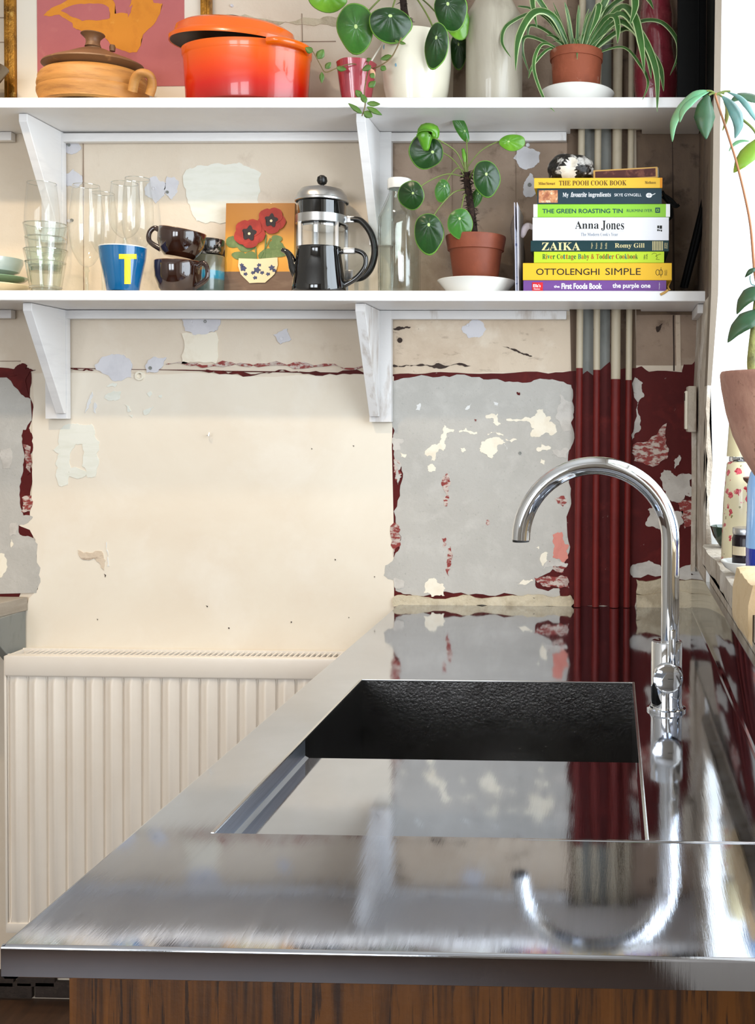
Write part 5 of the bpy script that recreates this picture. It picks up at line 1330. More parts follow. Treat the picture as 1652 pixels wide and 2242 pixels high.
# ------------------------------------------------------------------ the pile of cookery books
YB = -.178
def zpx(px, py, y=YB): return P(px, py, y).z
cur = ztop('l', -.03) + .0006
def book(label, x0, x1, ytop, cover, depth=.155, rz=0.0, hard=False):
    global cur
    z0 = cur; z1 = zpx((x0 + x1) / 2, ytop); h = z1 - z0 - .0003; cur = z1 + .0001
    xa, xb = P(x0, 600, YB).x, P(x1, 600, YB).x
    t = thing('cookery_book', label, 'book', ((xa + xb) / 2, YB, z0), rz, None); w = (xb - xa) / 2
    box('spine', -w, w, 0, .0022, 0, h, cover, t, .0008)
    box('cover_board', -w, w, .0023, depth, h - .0018, h, cover, t, .0004); box('cover_board', -w, w, .0023, depth, 0, .0018, cover, t, .0004)
    box('pages', -w + .002, w - .002, .0024, depth - .003, .0019, h - .0019, 'pagecream', t)
    t['h'] = h; return t, w, h
def bt(t, w, s_, fx0, fx1, fz0, fz1, m_, h, **k):
    return text('title', s_, -w + 2 * w * fx0, -w + 2 * w * fx1, h * fz0, h * fz1, -.0001, m_, t, **k)
M['pagecream'] = mat('page_edges', '#d9cfba', .9, layers=[('#b7aa90', 300, .5, .6, .5, (.02, .02, 1))])
def cov(n, c, r=.5): return mat('cover_' + n, c, r, spec=.25)
inkb = cov('ink_black', '#1c1a16'); inkw = cov('ink_white', '#f0eff0'); M['inkb'] = inkb; M['inkw'] = inkw
M['inkcream'] = cov('ink_cream', '#d8c994'); M['inkteal'] = cov('ink_teal', '#12454a'); M['inkgrey'] = cov('ink_grey', '#7f868f')
t, w, h = book('lowest book of the pile, purple spine with white hand-drawn lettering', 1145, 1458, 613.5, cov('purple', '#6d4488'))
rb_ = lambda a: -w + 2 * w * a
box('red_label', rb_(.062), rb_(.138), -.0007, -.0001, h * .06, h * .82, cov('red', '#c4202c'), t, .0002)
text('title', "Ella's", rb_(.07), rb_(.122), h * .38, h * .66, -.0008, 'inkw', t, .01); text('title', 'Kitchen', rb_(.075), rb_(.118), h * .16, h * .3, -.0008, 'inkw', t)
bt(t, w, 'the', .215, .255, .34, .56, 'inkw', h, bold=.02); bt(t, w, 'First Foods Book', .268, .552, .22, .74, 'inkw', h, bold=.03); bt(t, w, 'the purple one', .625, .890, .2, .74, 'inkw', h, bold=.022)
text('title', 'Hamlyn', rb_(.948), rb_(.956), h * .2, h * .8, -.0001, 'inkw', t, rot=1)
t, w, h = book('thick golden-yellow book second from the bottom of the pile', 1144, 1470, 575.5, cov('golden', '#e8b52a'))
bt(t, w, 'OTTOLENGHI', .09, .515, .30, .68, 'inkb', h, bold=.006); bt(t, w, 'SIMPLE', .555, .792, .30, .70, 'inkb', h, bold=.0)
rb_ = lambda a: -w + 2 * w * a
for cx_, rr_ in ((.905, .26), (.927, .26)):
    q = []
    for i in range(25):
        a = 2 * PI * i / 24; q.append((rb_(cx_) + .0035 * math.cos(a), -.0003, h * .45 + h * rr_ * .62 * math.sin(a)))
    tube('emblem', q, .0005, 'inkb', t, 6)
tube('emblem', [(rb_(.927), -.0003, h * .16), (rb_(.927), -.0003, h * .74)], .0004, 'inkb', t, 6)
text('title', 'EBURY', rb_(.952), rb_(.958), h * .28, h * .6, -.0001, 'inkb', t, rot=1); text('title', 'PRESS', rb_(.962), rb_(.968), h * .28, h * .6, -.0001, 'inkb', t, rot=1)
t, w, h = book('lime-green book with rainbow-coloured lettering, third from the bottom', 1168, 1453, 550.5, cov('lime', '#b9d22c'), .15)
cols = ['#1c4a28', '#a8321a', '#15586a', '#b04e0c', '#245c22', '#8f1f24']; cm = [cov('ink_c%d' % i, c) for i, c in enumerate(cols)]
ttl = 'River Cottage Baby & Toddler Cookbook'; x_ = .065; tot = .735; wts = [.55 if c in 'il ' else (1.35 if c in 'RCBTmw&' else 1.0) for c in ttl]; sw = sum(wts)
sf = serif(ttl)
for i, ch in enumerate(ttl):
    cw = tot * wts[i] / sw
    if ch != ' ':
        up_ = ch.isupper() or ch in 'lddkbt&i'; dn = ch in 'gy'
        bt(t, w, sf[i], x_ + cw * .04, x_ + cw * .94, .34 if not dn else .20, .78 if up_ else .66, cm[i % 6], h)
    x_ += cw
text('title', 'Nikki', -w + 2 * w * .842, -w + 2 * w * .856, h * .32, h * .72, -.0001, 'inkb', t, rot=1); text('title', 'Duffy', -w + 2 * w * .862, -w + 2 * w * .876, h * .34, h * .80, -.0001, 'inkb', t, rot=1)
tube('emblem', [(-w + 2 * w * a, -.0003, h * b_) for a, b_ in ((.905, .74), (.925, .86), (.945, .72), (.935, .58), (.96, .74), (.975, .78))], .0003, 'inkb', t, 5, 3)
tube('emblem', [(-w + 2 * w * a, -.0003, h * b_) for a, b_ in ((.935, .6), (.948, .46), (.938, .3), (.965, .28))], .0003, 'inkb', t, 5, 3)
t, w, h = book('dark bottle-green book with cream serif title, in the middle of the pile', 1161, 1463, 526.5, cov('bottlegreen', '#0d3236'), .16)
bt(t, w, serif('ZAIKA'), .08, .36, .10, .84, 'inkcream', h); bt(t, w, serif('Romy Gill'), .61, .825, .22, .76, 'inkcream', h)
for i, wd in enumerate(('Vegan', 'Recipes', 'From', 'India')): text('title', wd, -w + 2 * w * (.437 + i * .034), -w + 2 * w * (.451 + i * .034), h * .24, h * .80, -.0001, 'inkcream', t, rot=1)
for i in range(7): box('printed_bar', -w + 2 * w * (.882 + i * .0115), -w + 2 * w * (.888 + i * .0115), -.0004, -.0001, h * .08, h * .94, 'inkcream', t)
for i, wd in enumerate(('SEVEN', 'DIALS')): text('title', wd, -w + 2 * w * (.968 + i * .013), -w + 2 * w * (.978 + i * .013), h * .26, h * .78, -.0001, 'inkcream', t, rot=1)
t, w, h = book('thickest book, white spine with black serif lettering', 1165, 1463, 475.5, cov('white', '#e6e5ea'), .165)
bt(t, w, serif('Anna'), .312, .487, .50, .84, 'inkb', h); bt(t, w, serif('Jones'), .505, .672, .42, .86, 'inkb', h); bt(t, w, serif("The Modern Cook's Year"), .355, .628, .19, .34, 'inkgrey', h)
box('printed_line', -w + 2 * w * .305, -w + 2 * w * .672, -.0003, -.0001, h * .40, h * .408, 'inkgrey', t)
for a, b_, c_, d_ in ((.915, .929, .52, .64), (.932, .950, .50, .64), (.915, .926, .40, .48), (.929, .938, .40, .46), (.941, .950, .38, .46)): box('emblem', -w + 2 * w * a, -w + 2 * w * b_, -.0003, -.0001, h * c_, h * d_, 'inkb', t)
t, w, h = book('bright green book with white ends and dark teal capitals', 1167, 1465, 446.5, cov('brightgreen', '#8dc63a'), .16)
for a, b_ in ((0, .028), (.972, 1)): box('white_spine_end', -w + 2 * w * a - .0003, -w + 2 * w * b_ + .0003, -.0004, .0021, .0003, h - .0003, 'inkw', t, .0001)
bt(t, w, 'THE GREEN ROASTING TIN', .065, .655, .30, .64, 'inkteal', h, bold=.016); bt(t, w, 'RUKMINI IYER', .685, .872, .38, .60, 'inkteal', h)
box('emblem', -w + 2 * w * .893, -w + 2 * w * .928, -.0003, -.0001, h * .32, h * .72, 'inkteal', t); box('emblem', -w + 2 * w * .901, -w + 2 * w * .920, -.0005, -.0002, h * .42, h * .62, cov('brightgreen2', '#8dc63a'), t); box('emblem', -w + 2 * w * .905, -w + 2 * w * .916, -.0006, -.0003, h * .46, h * .58, 'inkteal', t)
t, w, h = book('slate-blue book with a food photo on its spine, second from the top', 1175, 1447, 412, cov('slate', '#203640'), .15)
box('photo_print', -w + 2 * w * .012, -w + 2 * w * .165, -.0004, -.0001, h * .08, h * .88, mat('food_photo', '#c98a5c', .4, layers=[('#8a3f22', 70, .45, .6, .8), ('#e9cfae', 90, .56, .64, .8), ('#6b7a52', 50, .62, .68, .7)]), t)
bt(t, w, serif('My'), .205, .252, .38, .72, 'inkw', h); bt(t, w, serif('favourite'), .268, .398, .44, .76, 'inkw', h, shear=.3); bt(t, w, serif('ingredients'), .412, .592, .38, .74, 'inkw', h); bt(t, w, 'SKYE GYNGELL', .62, .838, .48, .66, 'inkw', h)
o = lathe('emblem', [(0, .0004), (.0060, .0003), (.0062, 0)], 'inkw', t, 24); o.rotation_euler = (PI / 2, 0, 0); o.location = (-w + 2 * w * .898, -.0001, h * .54); o.scale = (1, .8, 1)
tube('emblem', [(-w + 2 * w * a, -.0003, h * b_) for a, b_ in ((.915, .55), (.935, .6), (.948, .66))], .0008, 'inkw', t, 6)
box('emblem', -w + 2 * w * .897, -w + 2 * w * .8995, -.0008, -.0004, h * .36, h * .72, cov('slate2', '#203640'), t); box('emblem', -w + 2 * w * .878, -w + 2 * w * .918, -.0008, -.0004, h * .535, h * .555, cov('slate2', '#203640'), t)
t, w, h = book('topmost book, thin yellow spine with brown serif capitals', 1168, 1448, 389, cov('yellow', '#e9b838'), .15)
M['inkbrown'] = cov('ink_brown', '#5a4016')
bt(t, w, serif('THE POOH COOK BOOK'), .195, .722, .26, .74, 'inkbrown', h); bt(t, w, serif('Milne/Stewart'), .035, .165, .32, .60, 'inkbrown', h); bt(t, w, serif('Methuen'), .865, .950, .40, .66, 'inkbrown', h)
box('spine_end', w - .0045, w + .0002, -.0003, .0018, .0003, h - .0003, cov('orange', '#d98a1c'), t)
ztop_books = cur
# ribbons hanging from the books
t = thing('ribbon_bookmark', 'black ribbon bookmarks hanging out right of the slate-blue book', 'ribbon', P(1449, 430, -.10))
for q in (((1449, 418), (1462, 440), (1478, 452), (1486, 448)), ((1449, 430), (1465, 448), (1470, 470), (1462, 482)), ((1450, 424), (1468, 436), (1482, 452))):
    ribbon_mesh('ribbon', [L2(a, b_, -.14 - i * .006, t) for i, (a, b_) in enumerate(q)], [.0028, .003, .0034, .003], (.1, -1, 0), .1, ('blackmatt',), t, sm=5)
t = thing('ribbon_bookmark', 'golden ribbon bookmark trailing from the yellow book over the shelf edge', 'ribbon', P(1468, 606, -.13))
M['goldrib'] = mat('gold_ribbon', '#b78a3c', .5)
ribbon_mesh('ribbon', [L2(1468, 606, -.14, t), L2(1466, 618, -.16, t), L2(1462, 628, -.175, t), L2(1466, 635, -.185, t)], [.0016] * 4, (.1, -1, 0), .1, ('goldrib',), t, sm=5)
ribbon_mesh('ribbon', [L2(1462, 634, -.196, t), L2(1455, 640, -.1965, t), L2(1445, 645, -.1965, t)], [.0024] * 3, (.1, -1, 0), .1, ('goldrib',), t, sm=5)
t = thing('white_napkin', 'crumpled pinkish-white cloth poking out left of the white book', 'napkin', P(1166, 512, -.11))
ribbon_mesh('cloth', [L2(1168, 498, -.13, t), L2(1158, 492, -.135, t), L2(1149, 498, -.14, t), L2(1144, 512, -.14, t), L2(1142, 520, -.135, t)], [.006, .010, .008, .006, .003], (.3, -1, .6), .6, ('whitecloth',), t, sm=6, twist=.6)
# flint stone and match box on top
bm = bmesh.new(); bmesh.ops.create_icosphere(bm, subdivisions=4, radius=1)
s_ = S(-.11); rx, rz_ = 52 / s_, 35 / s_
for v_ in bm.verts:
    p = v_.co.normalized()
    n1 = math.sin(p.x * 4.1 + 1) * math.cos(p.z * 3.7 + p.y * 2) * .07 + math.sin(p.x * 9 + p.y * 7) * math.sin(p.z * 8 + 2) * .035 + math.sin(p.y * 17 + p.z * 13) * .012
    d = 1 + n1
    hx, hz = p.x - .02, p.z - .18      # the hole seen in front
    q = (hx / .20) ** 2 + (hz / .26) ** 2
    if p.y < -.3:
        if q < 1: d *= .62 + .25 * q
        elif q < 2.2: d *= 1.0 + .07 * (2.2 - q)
    v_.co = Vector((p.x * rx * d, p.y * .036 * d, max(p.z * rz_ * d, -rz_ * .94)))
me = bm_mesh('stone', bm)
t = thing('flint_stone', 'black and white flint with a pale hollow on top of the book pile', 'stone', (P(1250, 350, -.11).x, -.11, ztop_books + rz_ * .94 + .0003))
M['flint'] = mat('flint', '#17130f', .35, layers=[('#d8d3cc', 26, .52, .57, .9), ('#4d423a', 60, .5, .6, .7), ('#ebe7df', 60, .60, .64, .8)], bump=(60, .8, .006))
M['flintwhite'] = mat('flint_chalk', '#ded6c8', .7, layers=[('#b59a7c', 60, .55, .7, .5)])
me.materials.append(M['flint']); me.materials.append(M['flintwhite'])
for p in me.polygons:
    c_ = p.center; hx, hz = c_.x / rx - .02, c_.z / rz_ - .18
    if c_.y < -.010 and ((hx / .24) ** 2 + (hz / .32) ** 2 < 1 or (hz < -.2 and abs(hx + .12) < .3)): p.material_index = 1
me.shade_smooth(); o = bpy.data.objects.new('stone', me); C.objects.link(o); o.parent = t
xm = (P(1304, 380, -.15).x + P(1440, 380, -.15).x) / 2; wm = 70 / S(-.15)
t = thing('match_box', 'large match box with a brown striking strip lying on top of the books', 'box', (xm, -.125, ztop_books + .0008)); t.rotation_euler = (0, math.radians(-1.6), math.radians(-6))
hm = 24.5 / S(-.15)
box('sleeve', -wm, wm, -.030, .035, 0.001, hm, mat('matchbox_card', '#c79a52', .6), t, .0008)
box('striking_strip', -wm + .004, wm - .004, -.0308, -.0301, .0035, hm - .003, mat('striker_brown', '#4a1d17', .7, layers=[('#7c4a3c', 40, .55, .65, .8)]), t)
box('tray', wm - .004, wm + .0015, -.028, .033, .002, hm - .0012, mat('tray_card', '#8f8a80', .7), t, .0004)

# black folding stand leaning in the corner
t = thing('folding_stand', 'slim black folded metal stand leaning in the dark right corner of the lower shelf', 'stand', on('l', 1512, -.09))
tube('leg', [L(t, 1494, 630, .01), L(t, 1522, 520, .01), L(t, 1549, 412, .01), L(t, 1554, 405, .01)], [.0065, .0075, .0075, .004], 'blackmatt', t, 12, 4)
tube('leg', [L(t, 1500, 630, -.01), L(t, 1528, 520, -.01), L(t, 1550, 415, -.01)], [.005, .006, .006], 'blackmatt', t, 12, 4)
tube('leg', [L(t, 1547, 632, -.015), L(t, 1551, 520, -.012), L(t, 1552, 412, -.01)], [.004, .0045, .005], 'blackmatt', t, 12, 4)

# ------------------------------------------------------------------ things on the window sill
def sill_at(px, y): return (P(px, 1200, y).x, y, ZS + .0004)
t = thing('green_bowl', 'dark green glass bowl in the far corner of the window sill', 'bowl', sill_at(1596, -.385)); s_ = S(-.385)
h_ = loc_z(t, 1146)
lathe('bowl', [(0, 0), (.014, 0), (.018, .003), (.030, h_ * .55), (42 / s_, h_ - .001), (41 / s_, h_), (.027, h_ * .5), (0, .004)], mat('dark_green_glaze', '#0c2a14', .15, coat=.9), t, 48)

def rose_mat():
    m, nt, b = nt_new('rose_print_enamel')
    co = coords(nt, (1, 1, 1))
    nz = N(nt, 'ShaderNodeTexNoise'); nz.inputs['Scale'].default_value = 130; nt.links.new(co, nz.inputs['Vector'])
    vm = N(nt, 'ShaderNodeVectorMath', operation='MULTIPLY_ADD'); nt.links.new(nz.outputs['Color'], vm.inputs[0]); vm.inputs[1].default_value = (.012, .012, .012); nt.links.new(co, vm.inputs[2]); co = vm.outputs[0]
    vo = N(nt, 'ShaderNodeTexVoronoi'); vo.inputs['Scale'].default_value = 66; nt.links.new(co, vo.inputs['Vector'])
    r1 = ramp(nt, vo.outputs['Distance'], .34, .38, (1, 1, 1, 1), (0, 0, 0, 1))
    v2 = N(nt, 'ShaderNodeTexVoronoi'); v2.inputs['Scale'].default_value = 110; nt.links.new(co, v2.inputs['Vector'])
    r2 = ramp(nt, v2.outputs['Distance'], .2, .24, (1, 1, 1, 1), (0, 0, 0, 1))
    sx = N(nt, 'ShaderNodeSeparateColor'); nt.links.new(vo.outputs['Color'], sx.inputs[0])
    g = N(nt, 'ShaderNodeMath', operation='GREATER_THAN'); nt.links.new(sx.outputs[0], g.inputs[0]); g.inputs[1].default_value = .35
    mu = N(nt, 'ShaderNodeMath', operation='MULTIPLY'); nt.links.new(g.outputs[0], mu.inputs[0]); nt.links.new(r1, mu.inputs[1])
    s2 = N(nt, 'ShaderNodeSeparateColor'); nt.links.new(v2.outputs['Color'], s2.inputs[0])
    g2 = N(nt, 'ShaderNodeMath', operation='GREATER_THAN'); nt.links.new(s2.outputs[1], g2.inputs[0]); g2.inputs[1].default_value = .72
    m2 = N(nt, 'ShaderNodeMath', operation='MULTIPLY'); nt.links.new(g2.outputs[0], m2.inputs[0]); nt.links.new(r2, m2.inputs[1])
    red = mix(nt, ramp(nt, noise(nt, co, 260, 3), .45, .55), lin('#b01f30'), lin('#d9606a'))
    c = mix(nt, m2.outputs[0], lin('#e3d6b0'), lin('#8d8450'))
    c = mix(nt, mu.outputs[0], c, red)
    nt.links.new(c, b.inputs['Base Color']); b.inputs['Roughness'].default_value = .3; b.inputs['Coat Weight'].default_value = .4
    return m
M['rose'] = rose_mat(); M['flaskcream'] = mat('flask_cream', '#ddcfa4', .35, coat=.3)
yq = -.57
t = thing('vacuum_flask', 'cream vacuum flask printed with small red roses on the window sill', 'flask', sill_at(1626, yq)); s_ = S(yq)
z1 = loc_z(t, 1007); z2 = loc_z(t, 996); z3 = loc_z(t, 915)
lathe('body', [(0, 0), (46 / s_, 0), (48 / s_, .003), (44 / s_, z1 * .6), (37 / s_, z1 - .003), (34 / s_, z1), (0, z1)], 'rose', t, 48)
lathe('neck_ring', [(31 / s_, z1), (32 / s_, z1 + .001), (32 / s_, z2 - .0005), (31 / s_, z2)], 'chrome', t, 40)
lathe('cup_lid', [(0, z2), (37 / s_, z2 + .0005), (37 / s_, z2 + .004), (32 / s_, z3), (28 / s_, z3 + .004), (0, z3 + .005)], 'flaskcream', t, 48)
yq = -.725
t = thing('small_dish', 'white china dish under the jam jar on the window sill', 'dish', sill_at(1632, yq)); s_ = S(yq)
dh = loc_z(t, 1222)
lathe('dish', [(0, 0), (24 / s_, 0), (26 / s_, .002), (46 / s_, dh * .55), (55 / s_, dh), (54 / s_, dh + .001), (44 / s_, dh * .7), (24 / s_, .005), (0, .0045)], 'white_china', t, 56)
dz = t.location.z + .0052
t = thing('jam_jar', 'jar of dark jam with a metal lid and a cream label standing in the dish', 'jar', (t.location.x - .000, t.location.y, dz))
zt2 = loc_z(t, 1149); r = 30 / s_
lathe('glass_body', [(0, 0), (r * .9, 0), (r, .003), (r, zt2 - .016), (r * .93, zt2 - .012), (r * .9, zt2 - .010)], mat('dark_jam', '#16070f', .2, spec=.3), t, 48)
lathe('lid', [(r * .95, zt2 - .010), (r * .97, zt2 - .009), (r * .97, zt2 - .001), (r * .93, zt2), (0, zt2)], 'alu', t, 48)
bm = bmesh.new(); za, zb_ = loc_z(t, 1207), loc_z(t, 1188)
for k in range(16):
    a0 = PI + .25 + k * 2.4 / 16; a1 = a0 + 2.4 / 16; q = r + .0004
    bm.faces.new([bm.verts.new((q * math.cos(a), q * math.sin(a), z)) for a, z in ((a0, za), (a1, za), (a1, zb_), (a0, zb_))])
o = link('paper_label', bm_mesh('paper_label', bm), mat('label_paper', '#d5c2a0', .7), t); md = o.modifiers.new('th', 'SOLIDIFY'); md.thickness = .0002
text('label_print', serif('Bramble'), -.006, .007, (za + zb_) / 2 - .001, (za + zb_) / 2 + .002, -r - .0006, 'inkgrey', t) if False else None
# rough brown clay goblet behind the bottle
yq = -.66
t = thing('clay_goblet', 'rough brown clay goblet half hidden behind the blue bottle', 'goblet', sill_at(1660, yq)); s_ = S(yq)
zr = loc_z(t, 1041)
t.location.x += .022
lathe('goblet', [(0, 0), (.022, 0), (.022, .004), (.010, .012), (.008, zr * .35), (.016, zr * .55), (.026, zr * .72), (.036, zr * .9), (.046, zr - .004), (.047, zr), (.043, zr), (.030, zr * .8), (0, zr * .6)], mat('rough_brown_clay', '#5c3222', .8, layers=[('#8a5a44', 40, .55, .7, .7), ('#2f170f', 20, .5, .7, .7)], bump=(80, .9, .004)), t, 40)
# blue bottle
yq = -.835
t = thing('blue_bottle', 'pale blue plastic bottle half full of deep blue liquid on the window sill', 'bottle', sill_at(1680, yq)); s_ = S(yq)
zs, zl_ = loc_z(t, 1060), loc_z(t, 1192)
t.location.x = P(1632, 1200, yq).x + 46 / s_
M['blueplastic'] = mat('pale_blue_plastic', '#8fbdf0', .15, coat=.5, layers=[('#c4ddf8', 18, .5, .7, .6)])
M['blueliquid'] = mat('deep_blue_liquid', '#0a2fa0', .1, coat=.8)
lathe('bottle', [(0, .0), (44 / s_, .0), (46 / s_, .004), (46 / s_, zl_)], 'blueliquid', t, 48)
lathe('upper_bottle', [(46 / s_, zl_), (46.4 / s_, zl_ + .001), (44 / s_, zs * .8), (45 / s_, zs), (38 / s_, zs + .018), (26 / s_, zs + .034), (16 / s_, zs + .050), (13 / s_, zs + .052)], 'blueplastic', t, 48, fn=lambda a, z: 1 + .012 * math.sin(z * 260))
lathe('cap', [(13 / s_, zs + .0525), (18 / s_, zs + .053), (18 / s_, zs + .075), (0, zs + .076)], 'inkw', t, 32)
# folded cloth over the sill edge
M['beigecloth'] = mat('beige_cloth', '#d9be95', .85, layers=[('#c9a877', 30, .5, .7, .6)], bump=(150, .5, .002))
t = thing('folded_cloth', 'thick folded beige cloth hanging over the edge of the window sill', 'cloth', (.19, -.98, ZS))
zt3, zb3 = P(1640, 1249, -.95).z - ZS, P(1640, 1378, -.95).z - ZS
prof = [(-.0215, zb3), (-.0265, zb3 + .006), (-.0275, -.02), (-.0268, .01), (-.0215, zt3 - .004), (-.010, zt3), (.09, zt3 - .002), (.095, .012), (.09, .0006), (-.0215, .0006)]
rd = random.Random(5)
bm = bmesh.new(); rows = []
for k in range(9):
    y_ = -.08 + .16 * k / 8
    rows.append([bm.verts.new((a + rd.uniform(-.0008, .0006) * (1 if i < 5 else 0), y_ + (rd.uniform(-.003, .003) if i < 2 else 0), b_ + (rd.uniform(-.002, .002) if 0 < i < 7 else 0))) for i, (a, b_) in enumerate(prof)])
for a, b_ in zip(rows, rows[1:]):
    for i in range(len(prof)): bm.faces.new((a[i], a[(i + 1) % len(prof)], b_[(i + 1) % len(prof)], b_[i]))
bm.faces.new(rows[0]); bm.faces.new(rows[-1])
link('cloth', bm_mesh('cloth', bm), 'beigecloth', t, auto=.9)
# goblet-shaped planter and the umbrella plant
yq = -1.10
t = thing('footed_planter', 'large pinkish-brown flared clay planter on the near end of the sill', 'planter', (P(1740, 900, yq).x, yq, ZS + .0004)); s_ = S(yq)
zr = loc_z(t, 812)
def pr(py, r): return (r / s_, loc_z(t, py))
lathe('planter', [(0, 0), (.030, 0), (.030, .006), (.016, .02), (.015, loc_z(t, 1120)), pr(1080, 48), pr(1035, 88), pr(992, 115), pr(950, 135), pr(900, 150), pr(850, 160), pr(824, 163), (163 / s_, zr - .003), (160 / s_, zr), (150 / s_, zr - .002), pr(860, 146), (0, loc_z(t, 880))],
      mat('pinkish_clay', '#c0937f', .8, layers=[('#96685a', 22, .45, .65, .7, (1, 1, .4)), ('#c39c8a', 40, .55, .7, .7), ('#5a3a2c', 90, .62, .7, .6)], bump=(90, .6, .003)), t, 72)
lathe('soil', [(0, loc_z(t, 850)), (152 / s_, loc_z(t, 850))], 'soil', t, 32)
M['umb'] = leafmat('umbrella_leaf', '#173a22', '#2c5a3c', .4); M['umb_pale'] = leafmat('umbrella_leaf_pale', '#4f9468', '#70ad84', .45)
M['umb_blue'] = leafmat('umbrella_leaf_bluish', '#35645e', '#52837f', .4); M['umb_light'] = leafmat('umbrella_leaf_light', '#5f9425', '#74a534', .45); M['umb_olive'] = leafmat('umbrella_leaf_olive', '#6a7a3a', '#8a8f4a', .45)
up_ = thing('umbrella_plant', 'leggy umbrella plant in the flared planter, its leaves against the bright window reveal', 'plant', (t.location.x - .03, yq, P(1650, 840, yq).z))
U = lambda x, y, d=0: L(up_, x, y, d)
tube('trunk', [U(1652, 838), U(1644, 800), U(1646, 760), U(1652, 700), U(1660, 620), U(1668, 560)], [.0058, .005, .0046, .004, .0035, .003], mat('green_brown_bark', '#8a8a4e', .8, layers=[('#4d4a2a', 50, .5, .65, .8)], bump=(120, .8, .003)), up_, 12, 5)
M['redstem'] = mat('reddish_stem', '#a06a45', .5)
tube('stem', [U(1666, 660), U(1652, 600), U(1643, 500), U(1630, 430), U(1610, 350), U(1588, 280), U(1566, 212), U(1568, 206)], [.0018, .0018, .0016, .0015, .0014, .0014, .0014, .0012], 'redstem', up_, 10, 5)
tube('stem', [U(1668, 560), U(1680, 420), U(1672, 340), U(1652, 288), U(1625, 262)], .0016, 'petiole', up_, 8, 5)
def lp(pts, w, m_, dys=None, n=None, fold=.3, nm=(0, -1, .25)):
    q = [U(a, b_, (dys or [0] * len(pts))[i]) for i, (a, b_) in enumerate(pts)]
    k = w / s_ / 2
    ribbon_mesh('leaflet', q, [k * .12, k * .75, k, k * .7, .0004], nm, fold, (m_,), up_, sm=5)
H0 = (1567, 207)
for a, b_ in ((1547, 199), (1551, 208), (1585, 205), (1598, 200), (1580, 212)): tube('leaflet_stalk', [U(*H0), U((H0[0] + a) / 2, (H0[1] + b_) / 2 - 3), U(a, b_)], .0012, 'petiole', up_, 8, 3)
lp([(1549, 198), (1520, 205), (1492, 235), (1474, 268), (1471, 310)], 26, 'umb_pale', nm=(-.3, -1, .6))
lp([(1551, 200), (1525, 212), (1505, 228), (1492, 245), (1487, 268)], 24, 'umb_pale', [0, -.004, -.008, -.008, -.006], nm=(-.5, -1, .8))
lp([(1549, 207), (1543, 230), (1542, 255), (1543, 278), (1545, 305)], 46, 'umb', [0, -.006, -.01, -.01, -.008])
lp([(1580, 210), (1597, 225), (1611, 248), (1616, 275), (1608, 303)], 33, 'umb_blue', [0, -.004, -.008, -.008, -.004], nm=(.3, -1, .4))
lp([(1592, 201), (1615, 210), (1634, 228), (1648, 250), (1662, 275)], 22, 'umb_blue', [0, -.008, -.012, -.012, -.01], nm=(.3, -1, .8))
lp([(1600, 222), (1620, 210), (1645, 212), (1668, 222), (1690, 240)], 34, 'umb', [.02, .022, .024, .024, .024], nm=(.2, -1, .8))
lp([(1583, 222), (1590, 235), (1591, 252), (1587, 270), (1581, 286)], 10, 'umb_olive', [.01, .01, .01, .01, .01])
lp([(1662, 300), (1650, 318), (1635, 338), (1618, 358), (1605, 378)], 44, 'umb_light', [.005, .0, .0, .0, .004], nm=(-.3, -1, .5))
lp([(1640, 309), (1625, 308), (1612, 312), (1602, 320), (1595, 331)], 9, 'umb_pale', [.01, .01, .01, .01, .01])
lp([(1662, 588), (1650, 590), (1642, 594), (1636, 600), (1630, 607)], 12, 'umb', [.0, -.004, -.004, -.003, .0])
lp([(1672, 622), (1655, 632), (1638, 645), (1623, 662), (1612, 688)], 40, 'umb', [.0, -.008, -.01, -.008, -.004], nm=(-.4, -1, .6))
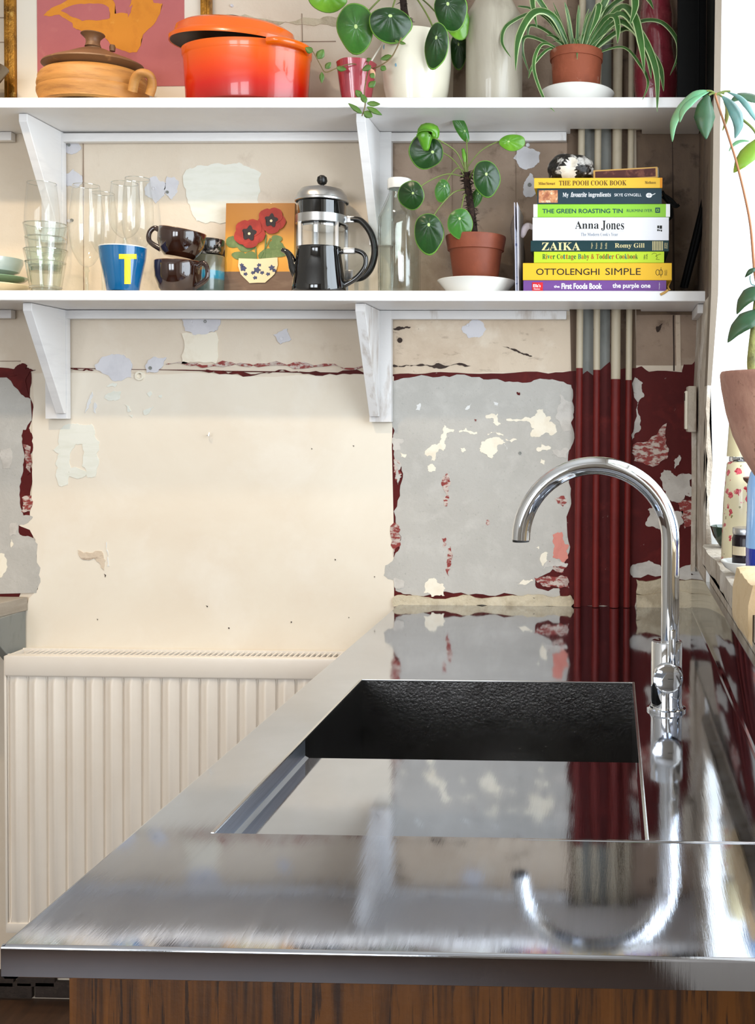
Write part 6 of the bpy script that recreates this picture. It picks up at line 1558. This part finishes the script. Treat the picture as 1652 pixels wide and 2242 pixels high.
lp([(1676, 668), (1655, 685), (1632, 700), (1610, 720), (1592, 750)], 50, 'umb', [.0, -.010, -.014, -.012, -.008], nm=(-.4, -1, .6))
tube('tendril', [U(1652, 625, -.006), U(1644, 622, -.006), U(1641, 610, -.006), U(1642, 603, -.006)], .0007, 'umb_blue', up_, 6, 3)


# ------------------------------------------------------------------ sub-parts: print on its spine, knobs on their lids
bpy.context.view_layer.update()
def kind_of(o): return o.name.split('.')[0]
def nest(thing_kind, part, subs):
    for r_ in [o for o in bpy.data.objects if o.parent is None and kind_of(o) == thing_kind]:
        ch = list(r_.children); host = [c for c in ch if kind_of(c) == part]
        if not host: continue
        for c in ch:
            if kind_of(c) in subs:
                mw = c.matrix_world.copy(); c.parent = host[0]; c.matrix_parent_inverse = host[0].matrix_world.inverted(); c.matrix_world = mw
nest('cookery_book', 'spine', ('title', 'emblem', 'red_label', 'printed_line', 'printed_bar', 'photo_print', 'white_spine_end', 'spine_end'))
nest('clay_casserole', 'lid', ('lid_knob', 'steam_nub')); nest('cast_iron_casserole', 'lid', ('lid_knob',))
nest('coffee_press', 'lid', ('knob',)); nest('coffee_press', 'handle', ('handle_clip',)); nest('black_coffee_pot', 'handle', ('metal_clip',))
nest('kitchen_tap', 'mixer_knob', ('lever', 'marker')); nest('kitchen_tap', 'spout', ('aerator',))
nest('framed_print', 'mount_board', ('print_ground', 'print_shape', 'print_gap')); nest('framed_print', 'frame_side', ('beading',))
nest('pansy_picture', 'canvas', ('painted_table', 'painted_leaf', 'painted_stem', 'painted_bowl', 'painted_flower', 'painted_petal', 'painted_eye'))
nest('match_box', 'sleeve', ('striking_strip',)); nest('jam_jar', 'glass_body', ('paper_label',)); nest('blue_cup', 'cup', ('letter_t',))
nest('white_planter', 'pot', ('blue_fleck',)); nest('cable_cover', 'lid', ('conduit_slot',))
nest('steel_worktop', 'bowl', ('waste',)); nest('steel_worktop', 'drainer', ('drainer_side',)); nest('steel_worktop', 'upstand', ('upstand_rim', 'upstand_fillet'))
